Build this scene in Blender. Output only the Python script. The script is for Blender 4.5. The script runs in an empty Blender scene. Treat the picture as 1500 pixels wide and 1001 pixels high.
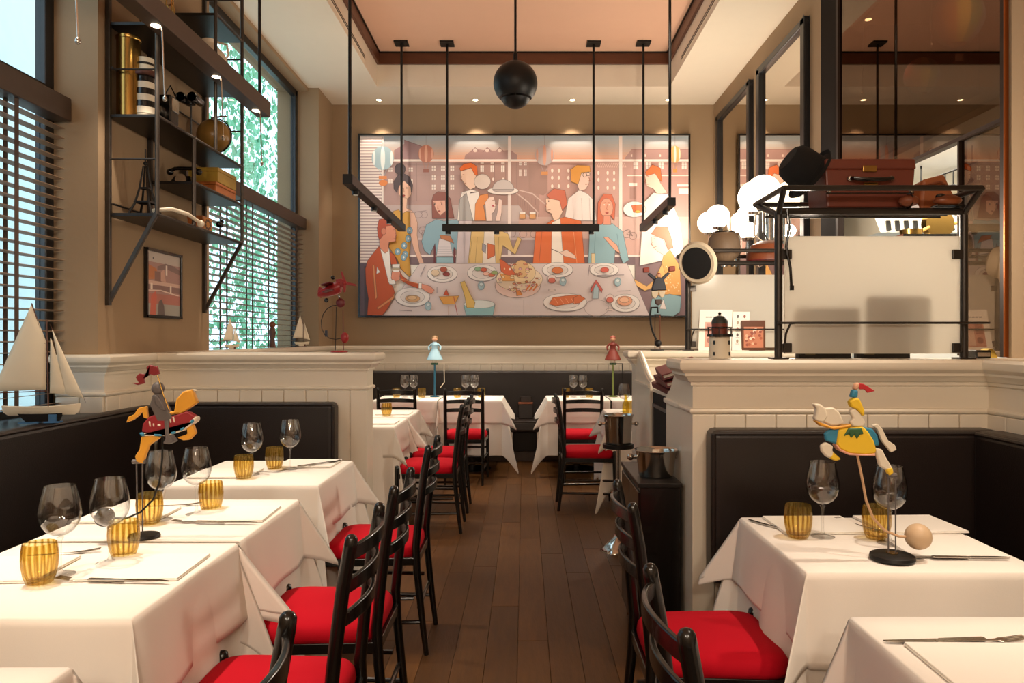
import bpy, math, random
from math import sin, cos, pi, radians, sqrt, hypot, atan2, exp
random.seed(7)
SC = bpy.context.scene
COL = SC.collection
# ------------------------------------------------------------------ camera, world, exposure
F, X0, Y0, H = 1110.0, 768.0, 496.0, 1.40
cam_d = bpy.data.cameras.new('camera'); cam = bpy.data.objects.new('camera', cam_d); COL.objects.link(cam)
cam.location = (0, 0, H); cam.rotation_euler = (pi/2, 0, 0)
cam_d.sensor_width = 36; cam_d.lens = F*36/1500
cam_d.shift_x = (750-X0)/1500; cam_d.shift_y = (Y0-500.5)/1500
cam_d.clip_start = .02
SC.camera = cam
SC.view_settings.view_transform = 'Standard'; SC.view_settings.look = 'None'
SC.view_settings.exposure = 0.0; SC.view_settings.gamma = 1.0; SC.view_settings.use_curve_mapping = False
SC.cycles.use_denoising = True
SC.cycles.sample_clamp_indirect = 6.0
SC.cycles.max_bounces = 10; SC.cycles.transparent_max_bounces = 24
SC.cycles.caustics_reflective = False; SC.cycles.caustics_refractive = False
W = bpy.data.worlds.new('daylight'); SC.world = W; W.use_nodes = True
bg = W.node_tree.nodes['Background']; bg.inputs[0].default_value = (.70, .86, 1.0, 1); bg.inputs[1].default_value = 2.7
WARM = (1.0, .68, .42); WARM2 = (1.0, .85, .68)
POW = dict(washer=55, table=222, bar=75, beam=40, globe=15.0, rear=98, kitchen=40, desk=62, art=215, up=10)

# ------------------------------------------------------------------ helpers
def lin(c):
    if isinstance(c, str):
        c = c.lstrip('#'); c = tuple(int(c[i:i+2], 16)/255 for i in (0, 2, 4))
    return tuple(v/12.92 if v <= .04045 else ((v+.055)/1.055)**2.4 for v in c)
MATS = {}
def mat(name, col, rough=.5, metal=0, var=.06, scale=8, bump=0, bscale=60, stretch=None, emit=0, trans=0, coat=0, spec=None, coords='Object', rand=0):
    if name in MATS: return MATS[name]
    m = bpy.data.materials.new(name); m.use_nodes = True; nt = m.node_tree; N = nt.nodes; L = nt.links
    p = N['Principled BSDF']; c = lin(col)
    p.inputs['Roughness'].default_value = rough; p.inputs['Metallic'].default_value = metal
    if spec is not None: p.inputs['Specular IOR Level'].default_value = spec
    if trans: p.inputs['Transmission Weight'].default_value = trans
    if coat: p.inputs['Coat Weight'].default_value = coat
    tc = N.new('ShaderNodeTexCoord'); src = tc.outputs[coords]
    mp = N.new('ShaderNodeMapping'); L.new(src, mp.inputs[0])
    if stretch: mp.inputs['Scale'].default_value = stretch
    nz = N.new('ShaderNodeTexNoise'); nz.inputs['Scale'].default_value = scale; nz.inputs['Detail'].default_value = 5
    L.new(mp.outputs[0], nz.inputs['Vector'])
    mx = N.new('ShaderNodeMix'); mx.data_type = 'RGBA'
    mx.inputs['A'].default_value = (*[v*(1-var) for v in c], 1); mx.inputs['B'].default_value = (*[min(1, v*(1+var)) for v in c], 1)
    L.new(nz.outputs[0], mx.inputs['Factor']); out = mx.outputs['Result']
    if rand:
        oi = N.new('ShaderNodeObjectInfo'); hs = N.new('ShaderNodeHueSaturation'); mr = N.new('ShaderNodeMapRange')
        mr.inputs['To Min'].default_value = 1-rand; mr.inputs['To Max'].default_value = 1+rand
        L.new(oi.outputs['Random'], mr.inputs['Value']); L.new(mr.outputs[0], hs.inputs['Value']); L.new(out, hs.inputs['Color']); out = hs.outputs[0]
        va = N.new('ShaderNodeVectorMath'); va.operation = 'ADD'; L.new(src, va.inputs[0]); cx = N.new('ShaderNodeVectorMath'); cx.operation = 'SCALE'
        cx.inputs[0].default_value = (37, 11, 5); L.new(oi.outputs['Random'], cx.inputs['Scale']); L.new(cx.outputs[0], va.inputs[1]); L.new(va.outputs[0], mp.inputs[0])
    L.new(out, p.inputs['Base Color'])
    if emit:
        L.new(out, p.inputs['Emission Color']); p.inputs['Emission Strength'].default_value = emit
    if bump:
        n2 = N.new('ShaderNodeTexNoise'); n2.inputs['Scale'].default_value = bscale; n2.inputs['Detail'].default_value = 4
        L.new(mp.outputs[0], n2.inputs['Vector'])
        b = N.new('ShaderNodeBump'); b.inputs['Strength'].default_value = bump; b.inputs['Distance'].default_value = .004
        L.new(n2.outputs[0], b.inputs['Height']); L.new(b.outputs[0], p.inputs['Normal'])
    MATS[name] = m; return m
def thin_glass(name, tint, gloss=1.0, edge=None, diffuse=0, dcol=(1, 1, 1), ior=1.45, rough=.02):
    if name in MATS: return MATS[name]
    m = bpy.data.materials.new(name); m.use_nodes = True; nt = m.node_tree; N = nt.nodes; L = nt.links
    N.remove(N['Principled BSDF']); o = N['Material Output']
    t = N.new('ShaderNodeBsdfTransparent'); g = N.new('ShaderNodeBsdfGlossy'); g.inputs['Roughness'].default_value = rough
    lw = N.new('ShaderNodeLayerWeight'); lw.inputs['Blend'].default_value = .5
    r = N.new('ShaderNodeMix'); r.data_type = 'RGBA'; r.inputs['A'].default_value = (*tint, 1); e = edge or tint; r.inputs['B'].default_value = (*e, 1)
    pw = N.new('ShaderNodeMath'); pw.operation = 'POWER'; pw.inputs[1].default_value = 2.5; L.new(lw.outputs['Facing'], pw.inputs[0])
    L.new(pw.outputs[0], r.inputs['Factor']); L.new(r.outputs['Result'], t.inputs[0])
    p4 = N.new('ShaderNodeMath'); p4.operation = 'POWER'; p4.inputs[1].default_value = 4.0; L.new(lw.outputs['Facing'], p4.inputs[0])
    ml = N.new('ShaderNodeMath'); ml.operation = 'MULTIPLY_ADD'; ml.inputs[1].default_value = .45*gloss; ml.inputs[2].default_value = .035*gloss; ml.use_clamp = True; L.new(p4.outputs[0], ml.inputs[0])
    ms = N.new('ShaderNodeMixShader'); L.new(ml.outputs[0], ms.inputs[0]); L.new(t.outputs[0], ms.inputs[1]); L.new(g.outputs[0], ms.inputs[2])
    last = ms
    if diffuse:
        d = N.new('ShaderNodeBsdfTranslucent'); d.inputs[0].default_value = (*dcol, 1); d2 = N.new('ShaderNodeBsdfDiffuse'); d2.inputs[0].default_value = (*dcol, 1)
        md = N.new('ShaderNodeMixShader'); md.inputs[0].default_value = .4; L.new(d.outputs[0], md.inputs[1]); L.new(d2.outputs[0], md.inputs[2])
        m2 = N.new('ShaderNodeMixShader'); m2.inputs[0].default_value = diffuse; L.new(ms.outputs[0], m2.inputs[1]); L.new(md.outputs[0], m2.inputs[2]); last = m2
    L.new(last.outputs[0], o.inputs[0]); MATS[name] = m; return m
def dark_mirror(name, tint, see, refl):
    m = bpy.data.materials.new(name); m.use_nodes = True; nt = m.node_tree; N = nt.nodes; L = nt.links
    N.remove(N['Principled BSDF']); o = N['Material Output']
    g = N.new('ShaderNodeBsdfGlossy'); g.inputs['Roughness'].default_value = .008; g.inputs[0].default_value = (*tint, 1)
    t = N.new('ShaderNodeBsdfTransparent'); t.inputs[0].default_value = (*see, 1)
    ms = N.new('ShaderNodeMixShader'); ms.inputs[0].default_value = refl; L.new(t.outputs[0], ms.inputs[1]); L.new(g.outputs[0], ms.inputs[2]); L.new(ms.outputs[0], o.inputs[0])
    return m
def emis(name, col, strength):
    if name in MATS: return MATS[name]
    m = bpy.data.materials.new(name); m.use_nodes = True; N = m.node_tree.nodes; N.remove(N['Principled BSDF'])
    e = N.new('ShaderNodeEmission'); e.inputs[0].default_value = (*col, 1); e.inputs[1].default_value = strength
    m.node_tree.links.new(e.outputs[0], N['Material Output'].inputs[0]); MATS[name] = m; return m
def vcol(name, rough=.6):
    if name in MATS: return MATS[name]
    m = bpy.data.materials.new(name); m.use_nodes = True; N = m.node_tree.nodes; p = N['Principled BSDF']; p.inputs['Roughness'].default_value = rough
    a = N.new('ShaderNodeAttribute'); a.attribute_name = 'print'; m.node_tree.links.new(a.outputs['Color'], p.inputs['Base Color']); MATS[name] = m; return m

def px(x, y, Y): return ((x-X0)*Y/F, Y, H-(y-Y0)*Y/F)
def tpt(x, y, z=.762):               # where a pixel meets a table top
    Y = (H-z)*F/(y-Y0); return ((x-X0)*Y/F, Y, z)

class MB:
    def __init__(s): s.v = []; s.f = []
    def add(s, vs, fs):
        n = len(s.v); s.v += [tuple(p) for p in vs]; s.f += [tuple(i+n for i in f) for f in fs]; return s
    def box(s, x0, x1, y0, y1, z0, z1, rot=None, at=None):
        vs = [(x, y, z) for x in (x0, x1) for y in (y0, y1) for z in (z0, z1)]
        if rot is not None:
            c, q = cos(rot), sin(rot); ox, oy = at or (0, 0); vs = [(ox+x*c-y*q, oy+x*q+y*c, z) for x, y, z in vs]
        return s.add(vs, [(0, 1, 3, 2), (4, 6, 7, 5), (0, 4, 5, 1), (2, 3, 7, 6), (0, 2, 6, 4), (1, 5, 7, 3)])
    def lathe(s, prof, seg=24, c=(0, 0, 0), rib=None, axis='z', closed=False):
        n = len(prof); vs = []
        for k in range(seg):
            a = 2*pi*k/seg
            for i, (r, z) in enumerate(prof):
                rr = r*(1+(rib(a, z) if rib else 0)); x, y = rr*cos(a), rr*sin(a)
                if axis == 'z': vs.append((c[0]+x, c[1]+y, c[2]+z))
                elif axis == 'y': vs.append((c[0]+x, c[1]+z, c[2]+y))
                else: vs.append((c[0]+z, c[1]+x, c[2]+y))
        fs = []
        for k in range(seg):
            k2 = (k+1) % seg
            for i in range(n-1 if not closed else n):
                j = (i+1) % n
                f = [k*n+i, k2*n+i, k2*n+j, k*n+j]
                fs.append(tuple(f))
        if not closed:
            if prof[0][0] > 1e-5: fs.append(tuple(k*n for k in range(seg))[::-1])
            if prof[-1][0] > 1e-5: fs.append(tuple(k*n+n-1 for k in range(seg)))
        return s.add(vs, fs)
    def tube(s, pts, r, seg=8, cap=True):
        from mathutils import Vector as V
        P = [V(p) for p in pts]; n = len(P); R = r if isinstance(r, (list, tuple)) else [r]*n
        T = [(P[min(i+1, n-1)]-P[max(i-1, 0)]).normalized() for i in range(n)]
        a = V((0, 0, 1)) if abs(T[0].z) < .9 else V((1, 0, 0)); u = T[0].cross(a).normalized(); vs = []
        for i in range(n):
            u = (u-T[i]*u.dot(T[i])).normalized(); w = T[i].cross(u)
            for k in range(seg):
                t = 2*pi*k/seg; vs.append(P[i]+(u*cos(t)+w*sin(t))*R[i])
        fs = [(i*seg+k, i*seg+(k+1) % seg, (i+1)*seg+(k+1) % seg, (i+1)*seg+k) for i in range(n-1) for k in range(seg)]
        if cap: fs += [tuple(range(seg))[::-1], tuple((n-1)*seg+k for k in range(seg))]
        return s.add(vs, fs)
    def bar(s, a, b, w, h):            # rectangular bar between two points
        from mathutils import Vector as V
        a, b = V(a), V(b); t = (b-a).normalized(); up = V((0, 0, 1)) if abs(t.z) < .95 else V((0, 1, 0))
        u = t.cross(up).normalized(); q = u.cross(t)
        vs = [p+u*(i*w/2)+q*(j*h/2) for p in (a, b) for i, j in ((-1, -1), (1, -1), (1, 1), (-1, 1))]
        return s.add(vs, [(3, 2, 1, 0), (4, 5, 6, 7)]+[(k, (k+1) % 4, 4+(k+1) % 4, 4+k) for k in range(4)])
    def ball(s, c, r, seg=20, ring=12, sc=(1, 1, 1)):
        prof = [(max(0, r*sin(pi*i/ring)), -r*cos(pi*i/ring)) for i in range(ring+1)]; prof[0] = (0, -r); prof[-1] = (0, r)
        n = len(s.v); s.lathe(prof, seg)
        s.v[n:] = [(c[0]+x*sc[0], c[1]+y*sc[1], c[2]+z*sc[2]) for x, y, z in s.v[n:]]; return s
    def ext(s, pts, d, plane='xz', pos=0):   # extrude an outline; pts in plane coords, d = thickness centred on pos
        n = len(pts); A = sum(pts[i][0]*pts[(i+1) % n][1]-pts[(i+1) % n][0]*pts[i][1] for i in range(n))
        if A < 0: pts = pts[::-1]
        def m(a, b, t): return (a, t, b) if plane == 'xz' else ((t, a, b) if plane == 'yz' else (a, b, t))
        vs = [m(a, b, pos-d/2) for a, b in pts]+[m(a, b, pos+d/2) for a, b in pts]
        return s.add(vs, [tuple(range(n)), tuple(range(2*n-1, n-1, -1))]+[(i, n+i, n+(i+1) % n, (i+1) % n) for i in range(n)])
    def sweep(s, prof, path, closed=False):  # profile (d,z) offset to the right of the plan path
        n = len(path); m = len(prof); vs = []
        for i in range(n):
            def nrm(a, b):
                dx, dy = b[0]-a[0], b[1]-a[1]; l = hypot(dx, dy); return (dy/l, -dx/l)
            n1 = nrm(path[i-1], path[i]) if i > 0 else None; n2 = nrm(path[i], path[i+1]) if i < n-1 else None
            if n1 and n2:
                k = 1+n1[0]*n2[0]+n1[1]*n2[1]; o = ((n1[0]+n2[0])/k, (n1[1]+n2[1])/k)
            else: o = n1 or n2
            vs += [(path[i][0]+o[0]*d, path[i][1]+o[1]*d, z) for d, z in prof]
        fs = [(i*m+j, i*m+(j+1) % m, (i+1)*m+(j+1) % m, (i+1)*m+j) for i in range(n-1) for j in range(m)]
        fs += [tuple(range(m))[::-1], tuple((n-1)*m+j for j in range(m))]
        return s.add(vs, fs)
    def build(s, name, m, parent=None, smooth=False, bevel=0, subd=0, seg=2, angle=35):
        me = bpy.data.meshes.new(name); me.from_pydata(s.v, [], s.f); me.validate()
        import bmesh
        b = bmesh.new(); b.from_mesh(me); bmesh.ops.remove_doubles(b, verts=b.verts, dist=1e-5); bmesh.ops.recalc_face_normals(b, faces=b.faces); b.to_mesh(me); b.free()
        me.materials.append(m)
        if smooth:
            me.polygons.foreach_set('use_smooth', [True]*len(me.polygons))
            try: me.set_sharp_from_angle(angle=radians(angle))
            except Exception: pass
        o = bpy.data.objects.new(name, me); COL.objects.link(o)
        if parent is not None: o.parent = parent
        if bevel:
            mo = o.modifiers.new('bevel', 'BEVEL'); mo.width = bevel; mo.segments = seg; mo.limit_method = 'ANGLE'; mo.angle_limit = radians(40)
        if subd:
            mo = o.modifiers.new('smooth', 'SUBSURF'); mo.levels = subd; mo.render_levels = subd
        return o
def tag(o, label=None, cat=None, group=None, kind=None):
    if label: o['label'] = label
    if cat: o['category'] = cat
    if group: o['group'] = group
    if kind: o['kind'] = kind
    return o
def thing(name, label, cat, loc=(0, 0, 0), rz=0, group=None):
    o = bpy.data.objects.new(name, None); COL.objects.link(o); o.location = loc; o.rotation_euler = (0, 0, rz); o.empty_display_size = .1
    return tag(o, label, cat, group)
KIDS = {}
def kids(o): return [c for c in COL.objects if c.parent == o]
def copy_tree(o, parent=None, label=None, loc=None, rz=None):
    c = o.copy(); COL.objects.link(c); c.parent = parent
    if label: c['label'] = label
    if loc: c.location = loc
    if rz is not None: c.rotation_euler = (0, 0, rz)
    for k in kids(o): copy_tree(k, c)
    return c
def struct(name, mb, m, parent=None, **k):
    o = mb.build(name, m, parent, **k)
    if parent is None: o['kind'] = 'structure'
    return o
def lamp(name, typ, loc, power, col, parent=None, size=None, spot=None, blend=.5, aim=None):
    d = bpy.data.lights.new(name, typ); d.energy = power; d.color = col
    if typ == 'SPOT': d.spot_size = radians(spot); d.spot_blend = blend; d.shadow_soft_size = size or .03
    elif typ == 'POINT': d.shadow_soft_size = size or .05
    elif typ == 'AREA': d.shape = 'RECTANGLE'; d.size, d.size_y = size
    o = bpy.data.objects.new(name, d); COL.objects.link(o); o.location = loc
    if aim:
        from mathutils import Vector as V
        o.rotation_euler = (V(aim)-V(loc)).to_track_quat('-Z', 'Y').to_euler()
    if parent is not None: o.parent = parent
    return o
# ------------------------------------------------------------------ materials
M_wall = mat('taupe_plaster', '#9a8164', .9, var=.07, scale=1.6, bump=.15, bscale=40)
M_ceil = mat('cream_ceiling_paint', '#e6dac6', .9, var=.02)
M_tray = mat('blush_tray_paint', '#e2b79b', .9, var=.02)  # warm cast of the lamplight put into the tray colour
M_cream = mat('cream_panel_paint', '#e8ddca', .35, var=.02, scale=3)
M_leather = mat('dark_brown_leather', '#1a0f0b', .40, var=.25, scale=5, bump=.25, bscale=220)
M_black = mat('black_lacquer', '#0b0908', .25, var=.2, coat=.15)
M_blackmetal = mat('matt_black_metal', '#12100f', .45, metal=.3, var=.15)
M_steel = mat('raw_dark_steel', '#4a443f', .42, metal=.8, var=.35, scale=14)
M_shelf = mat('dark_shelf_steel', '#1b1714', .4, metal=.3, var=.3)
M_red = mat('red_seat_fabric', '#b00a1e', .9, spec=.15, var=.08, scale=4, bump=.2, bscale=400)
M_linen = mat('white_linen', '#eee6dc', .9, var=.02, scale=3, bump=.05, bscale=300)
M_paper = mat('white_napkin', '#f2ece2', .9, var=.02, bump=.06, bscale=250)
M_woodtrim = mat('dark_walnut_trim', '#5a321c', .4, var=.35, scale=4, stretch=(1, .15, 3))
M_plank = mat('oak_plank', '#523415', .42, spec=.3, var=.42, scale=7, stretch=(9, .8, 1), bump=.18, bscale=26, rand=.30)
M_frame = mat('black_window_frame', '#1a1a1c', .35, var=.1)
M_box = mat('brown_blind_cassette', '#46352a', .5, var=.1, stretch=(1, 6, 1))
M_slat = mat('brown_blind_slat', '#8f745c', .5, var=.1)
M_chrome = mat('polished_steel', '#c9c4bd', .16, metal=1, var=.04)
M_cutlery = mat('cutlery_steel', '#b8b1a6', .2, metal=1, var=.05)
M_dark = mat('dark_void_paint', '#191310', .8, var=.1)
M_mirror = mat('clear_mirror', '#d8cfc2', .01, metal=1, var=0)
M_pane = thin_glass('window_glass', (.93, .97, .97), .8)
M_glass = thin_glass('clear_glass', (.992, .992, .99), 2.0, edge=(.70, .70, .69), ior=1.45)
M_amber = thin_glass('amber_glass', (.985, .93, .68), 1.4, edge=(.70, .50, .15), diffuse=.05, dcol=(.92, .74, .26), ior=1.5)
def rib_tint(m):
    nt = m.node_tree; N = nt.nodes; L = nt.links; tr = [n for n in N if n.type == 'BSDF_TRANSPARENT'][0]; old = tr.inputs[0].links[0].from_socket
    tc = N.new('ShaderNodeTexCoord'); sp = N.new('ShaderNodeSeparateXYZ'); L.new(tc.outputs['Object'], sp.inputs[0])
    def mth(op, a, b=None):
        n = N.new('ShaderNodeMath'); n.operation = op
        for i, v in enumerate((a, b)):
            if v is None: continue
            if isinstance(v, (int, float)): n.inputs[i].default_value = v
            else: L.new(v, n.inputs[i])
        return n.outputs[0]
    an = mth('ADD', mth('MULTIPLY', mth('ARCTAN2', sp.outputs[1], sp.outputs[0]), 16.0), mth('MULTIPLY', sp.outputs[2], 12.0))
    s_ = mth('POWER', mth('MULTIPLY_ADD', mth('SINE', an), .5), 3.0); N[s_.node.name].use_clamp = True
    hf = s_.node.inputs[0].links[0].from_node; hf.inputs[2].default_value = .5
    mx = N.new('ShaderNodeMix'); mx.data_type = 'RGBA'; L.new(s_, mx.inputs['Factor']); L.new(old, mx.inputs['A']); mx.inputs['B'].default_value = (.70, .52, .16, 1)
    L.new(mx.outputs['Result'], tr.inputs[0])
rib_tint(M_amber)
M_frost = thin_glass('frosted_screen_glass', (.50, .48, .45), .7, diffuse=.80, dcol=(.90, .87, .80), rough=.15)
# ------------------------------------------------------------------ room shell
XL, XR, YB, ZC = -2.33, 2.30, 9.2, 4.24
fl = struct('floor', MB().box(-2.8, 2.6, -3, 9.35, -.12, -.014), M_dark)
pl_mesh = {}
def plank(Ln):
    if Ln not in pl_mesh:
        o = MB().box(-.0694, .0694, .0012, Ln-.0012, -.014, 0).build('plank', M_plank, fl, bevel=.0012, seg=1); pl_mesh[Ln] = o; return o
    o = pl_mesh[Ln].copy(); COL.objects.link(o); return o
npl = 0
for c in range(36):
    x = -2.55+c*.14; y = -.6-random.random()*1.2; rr = random.Random(c)
    while y < 9.2:
        L_ = rr.choice((1.2, 1.5, 1.8, 2.1))
        if y+L_ > .3:
            o = plank(L_); o.location = (x+.07, y, 0); npl += 1
            if y+L_ > 9.32: o.scale = (1, (9.32-y)/L_, 1)
        y += L_
struct('wall_back', MB().box(-2.8, 2.5, 9.2, 9.35, 0, 4.3), M_wall)
struct('wall_front', MB().box(-2.8, 2.6, -3.15, -3, 0, 4.3), M_wall)
wl = MB(); wl.box(-2.8, XL, -3, 1.9, 0, 4.3); wl.box(-2.66, XL, 4.14, 5.6, 0, 4.3); wl.box(-2.8, XL, 8.59, 9.2, 0, 4.3)
for a, b in ((1.9, 4.14), (5.6, 8.59)): wl.box(-2.8, -2.262 if a < 3 else -2.40, a, b, 0, .985); wl.box(-2.8, -2.45, a, b, 4.2, 4.3)
struct('wall_left', wl, M_wall)
wr = MB(); wr.box(XR, 2.45, 5.84, 9.2, 0, 4.3); wr.box(XR, 2.45, -3, 3.61, 0, 4.3); wr.box(XR+.02, 2.45, 3.61, 5.84, 0, 1.0)
struct('wall_right', wr, M_wall)
# ceiling ring with the raised tray
TX0, TX1, TY0, TY1, ZT = -1.66, 1.64, -1.5, 8.54, 4.62
ce = MB(); ce.box(-2.8, TX0, -3.1, 9.3, ZC, 4.36); ce.box(TX1, 2.6, -3.1, 9.3, ZC, 4.36); ce.box(TX0, TX1, TY1, 9.3, ZC, 4.36); ce.box(TX0, TX1, -3.1, TY0, ZC, 4.36)
ce.box(TX0-.08, TX0, TY0, TY1, 4.36, ZT); ce.box(TX1, TX1+.08, TY0, TY1, 4.36, ZT); ce.box(TX0-.08, TX1+.08, TY1, TY1+.08, 4.36, ZT); ce.box(TX0-.08, TX1+.08, TY0-.08, TY0, 4.36, ZT)
cl = struct('ceiling', ce, M_ceil)
MB().box(TX0-.1, TX1+.1, TY0-.1, TY1+.1, ZT, ZT+.06).build('tray_panel', M_tray, cl)
tr = struct('trim_1', MB().box(TX0, TX1, TY1-.03, TY1, 4.485, 4.61), M_woodtrim, bevel=.004)
MB().box(TX0, TX0+.03, TY0, TY1-.03, 4.485, 4.61).build('board', M_woodtrim, tr, bevel=.004)
MB().box(TX1-.03, TX1, TY0, TY1-.03, 4.485, 4.61).build('board', M_woodtrim, tr, bevel=.004)
ln = MB(); ln.box(TX0, TX1, TY1-.045, TY1-.001, 4.608, 4.62); ln.box(TX0, TX0+.045, TY0, TY1, 4.608, 4.62); ln.box(TX1-.045, TX1, TY0, TY1, 4.608, 4.62); ln.build('shadow_bead', M_black, tr)
for s, x, lab in ((1, TX0, 'long black slot air diffuser in the left side of the ceiling tray'), (-1, TX1, 'long black slot air diffuser in the right side of the ceiling tray')):
    v = thing('air_diffuser', lab, 'air vent', (x, 5.9, 4.32), group='slot diffusers in the ceiling tray')
    MB().box(0, s*.004, -2.0, 2.0, -.028, .028).build('vent_frame', M_ceil, v)
    for z in (-.012, .012): MB().box(s*.003, s*.006, -1.98, 1.98, z-.006, z+.006).build('slot', M_blackmetal, v)
# windows
def window(n, y0, y1, muls, tz=2.72):
    w = struct('window_%d' % n, MB().box(-2.63, -2.57, y0, y0+.06, .985, 4.2).box(-2.63, -2.57, y1-.07, y1, .985, 4.2).box(-2.63, -2.57, y0, y1, 4.13, 4.2).box(-2.63, -2.57, y0, y1, .985, 1.04).box(-2.63, -2.57, y0, y1, tz-.06, tz+.05), M_frame, bevel=.006)
    for y in muls: MB().box(-2.63, -2.575, y-.035, y+.035, 1.04, 4.13).build('mullion', M_frame, w, bevel=.005)
    ys = [y0+.06]+sorted(muls)+[y1-.07]
    for a, b in zip(ys, ys[1:]):
        for z0, z1 in ((1.04, tz-.06), (tz+.05, 4.13)): MB().box(-2.606, -2.598, a, b, z0, z1).build('pane', M_pane, w)
    MB().box(-2.57, -2.262 if n == 1 else -2.40, y0, y1, .985, 1.0).build('window_sill', M_frame if n == 1 else M_cream, w)
window(1, 1.9, 4.14, [3.0]); window(2, 5.6, 8.59, [])
slatm = {}
def blind(lab, y0, y1, zb, zt, tapes, step=.055):
    t = thing('venetian_blind', lab, 'blind', (-2.52, (y0+y1)/2, zb), group='slatted window blinds')
    hl = (y1-y0)/2-.015
    MB().box(-.05, .055, -hl-.01, hl+.01, zt-zb, zt-zb+.125).build('cassette', M_box, t, bevel=.004)
    first = None; n = int((zt-zb)/step)
    for k in range(n):
        z = .02+k*step
        if first is None:
            first = MB().add([(-.024, -hl, -.001), (.024, -hl, .004), (.024, hl, .004), (-.024, hl, -.001), (-.024, -hl, .002), (.024, -hl, .007), (.024, hl, .007), (-.024, hl, .002)], [(3, 2, 1, 0), (4, 5, 6, 7), (0, 1, 5, 4), (1, 2, 6, 5), (2, 3, 7, 6), (3, 0, 4, 7)]).build('slat', M_slat, t); first.location = (0, 0, z)
        else:
            o = first.copy(); COL.objects.link(o); o.location = (0, 0, z)
    for y in tapes: MB().box(.027, .0285, y-.016-(y0+y1)/2, y+.016-(y0+y1)/2, 0, zt-zb).box(-.0285, -.027, y-.016-(y0+y1)/2, y+.016-(y0+y1)/2, 0, zt-zb).build('ladder_tape', M_box, t)
blind('brown slatted blind in the near window behind the large sailing boat', 1.93, 4.13, 1.03, 2.58, (2.3, 3.0, 3.72))
blind('brown slatted blind in the far window below the steel shelving', 5.62, 8.58, 1.03, 2.63, (5.95, 6.35, 6.95, 7.55, 8.3), .054)
# outside: ground, pale building and an ivy covered wall
struct('outside_ground', MB().box(-9, -2.85, -3, 16, -.3, -.1), mat('pale_paving', '#d2d0c8', .9))
struct('outside_wall', MB().box(-9, -8.8, -3, 16, -.1, 9), mat('pale_facade', '#cfdadb', .9))
iv = MB(); rr = random.Random(5)
for i in range(5200):
    y = rr.uniform(10.4, 15); z = rr.uniform(-.1, 6.5); x = -4.6+rr.uniform(-.25, .25)-.15*sin(y*2)
    s = rr.uniform(.03, .075); a, b = rr.uniform(0, 6.28), rr.uniform(-.9, .9); c, q = cos(a)*s, sin(a)*s; d = b*s
    iv.add([(x, y-c, z-q), (x+d, y+q, z-c), (x+d*.6, y+c, z+q), (x-d*.4, y-q*.6, z+c*.6)], [(0, 1, 2, 3)])
o = iv.build('ivy', mat('ivy_leaf', '#6fb58a', .6, var=.45, scale=3), None); tag(o, 'green ivy foliage seen through the far window', 'ivy', kind='stuff')
# ------------------------------------------------------------------ mouldings, partitions, wainscot
CAP = [(0, 1.205), (.010, 1.205), (.010, 1.218), (.020, 1.222), (.030, 1.238), (.040, 1.246), (.040, 1.256), (.050, 1.262), (.062, 1.272), (.066, 1.282), (.066, 1.300), (.058, 1.312), (0, 1.312)]
RAIL = [(0, 1.085), (.010, 1.088), (.014, 1.096), (.014, 1.102), (.008, 1.108), (0, 1.110)]
BASE = [(0, 0), (.014, 0), (.014, .10), (.008, .12), (0, .12)]
def boards(path0, path1, z0, z1, parent, w=.128, th=.012):
    (xa, ya), (xb, yb) = path0, path1; L_ = hypot(xb-xa, yb-ya); n = max(1, round(L_/w)); a = atan2(yb-ya, xb-xa); first = None
    for k in range(n):
        t = (k+.5)/n; cx, cy = xa+(xb-xa)*t, ya+(yb-ya)*t
        if first is None:
            first = MB().box(-L_/n/2+.0015, L_/n/2-.0015, -th, 0, z0, z1).build('panel_board', M_cream, parent, bevel=.003, seg=1); o = first
        else: o = first.copy(); COL.objects.link(o)
        o.location = (cx-parent.location[0], cy-parent.location[1], -parent.location[2]); o.rotation_euler = (0, 0, a)
def moulded(parent, path, cap=True, rail=True, base=False):
    if cap: MB().sweep(CAP, path).build('cap', M_cream, parent, smooth=True, angle=25)
    if rail: MB().sweep(RAIL, path).build('rail', M_cream, parent, smooth=True, angle=25)
    if base: MB().sweep(BASE, path).build('skirting', M_cream, parent)
# back wall wainscot
t2 = struct('trim_2', MB().box(-2.33, 2.30, 9.15, 9.2, 0, 1.312), M_cream); moulded(t2, [(-2.33, 9.15), (2.30, 9.15)])
boards((-2.33, 9.15), (2.30, 9.15), .95, 1.085, t2)
# left wall wainscot round the pier, and the left end column
t3 = struct('trim_3', MB().box(-2.33, -2.26, 4.14, 4.60, 0, 1.312).box(-2.52, -2.26, 4.08, 4.14, 0, 1.312), M_cream); moulded(t3, [(-2.52, 4.08), (-2.26, 4.08), (-2.26, 4.60)][::1])
boards((-2.52, 4.08), (-2.26, 4.08), .9, 1.085, t3); boards((-2.26, 4.08), (-2.26, 4.60), .9, 1.085, t3)
t4 = struct('trim_4', MB().box(-2.40, -2.3, 4.75, 9.15, 0, 1.312), M_cream); MB().sweep(CAP, [(-2.3, 4.79), (-2.3, 9.15)]).build('cap', M_cream, t4, smooth=True, angle=25)
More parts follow.
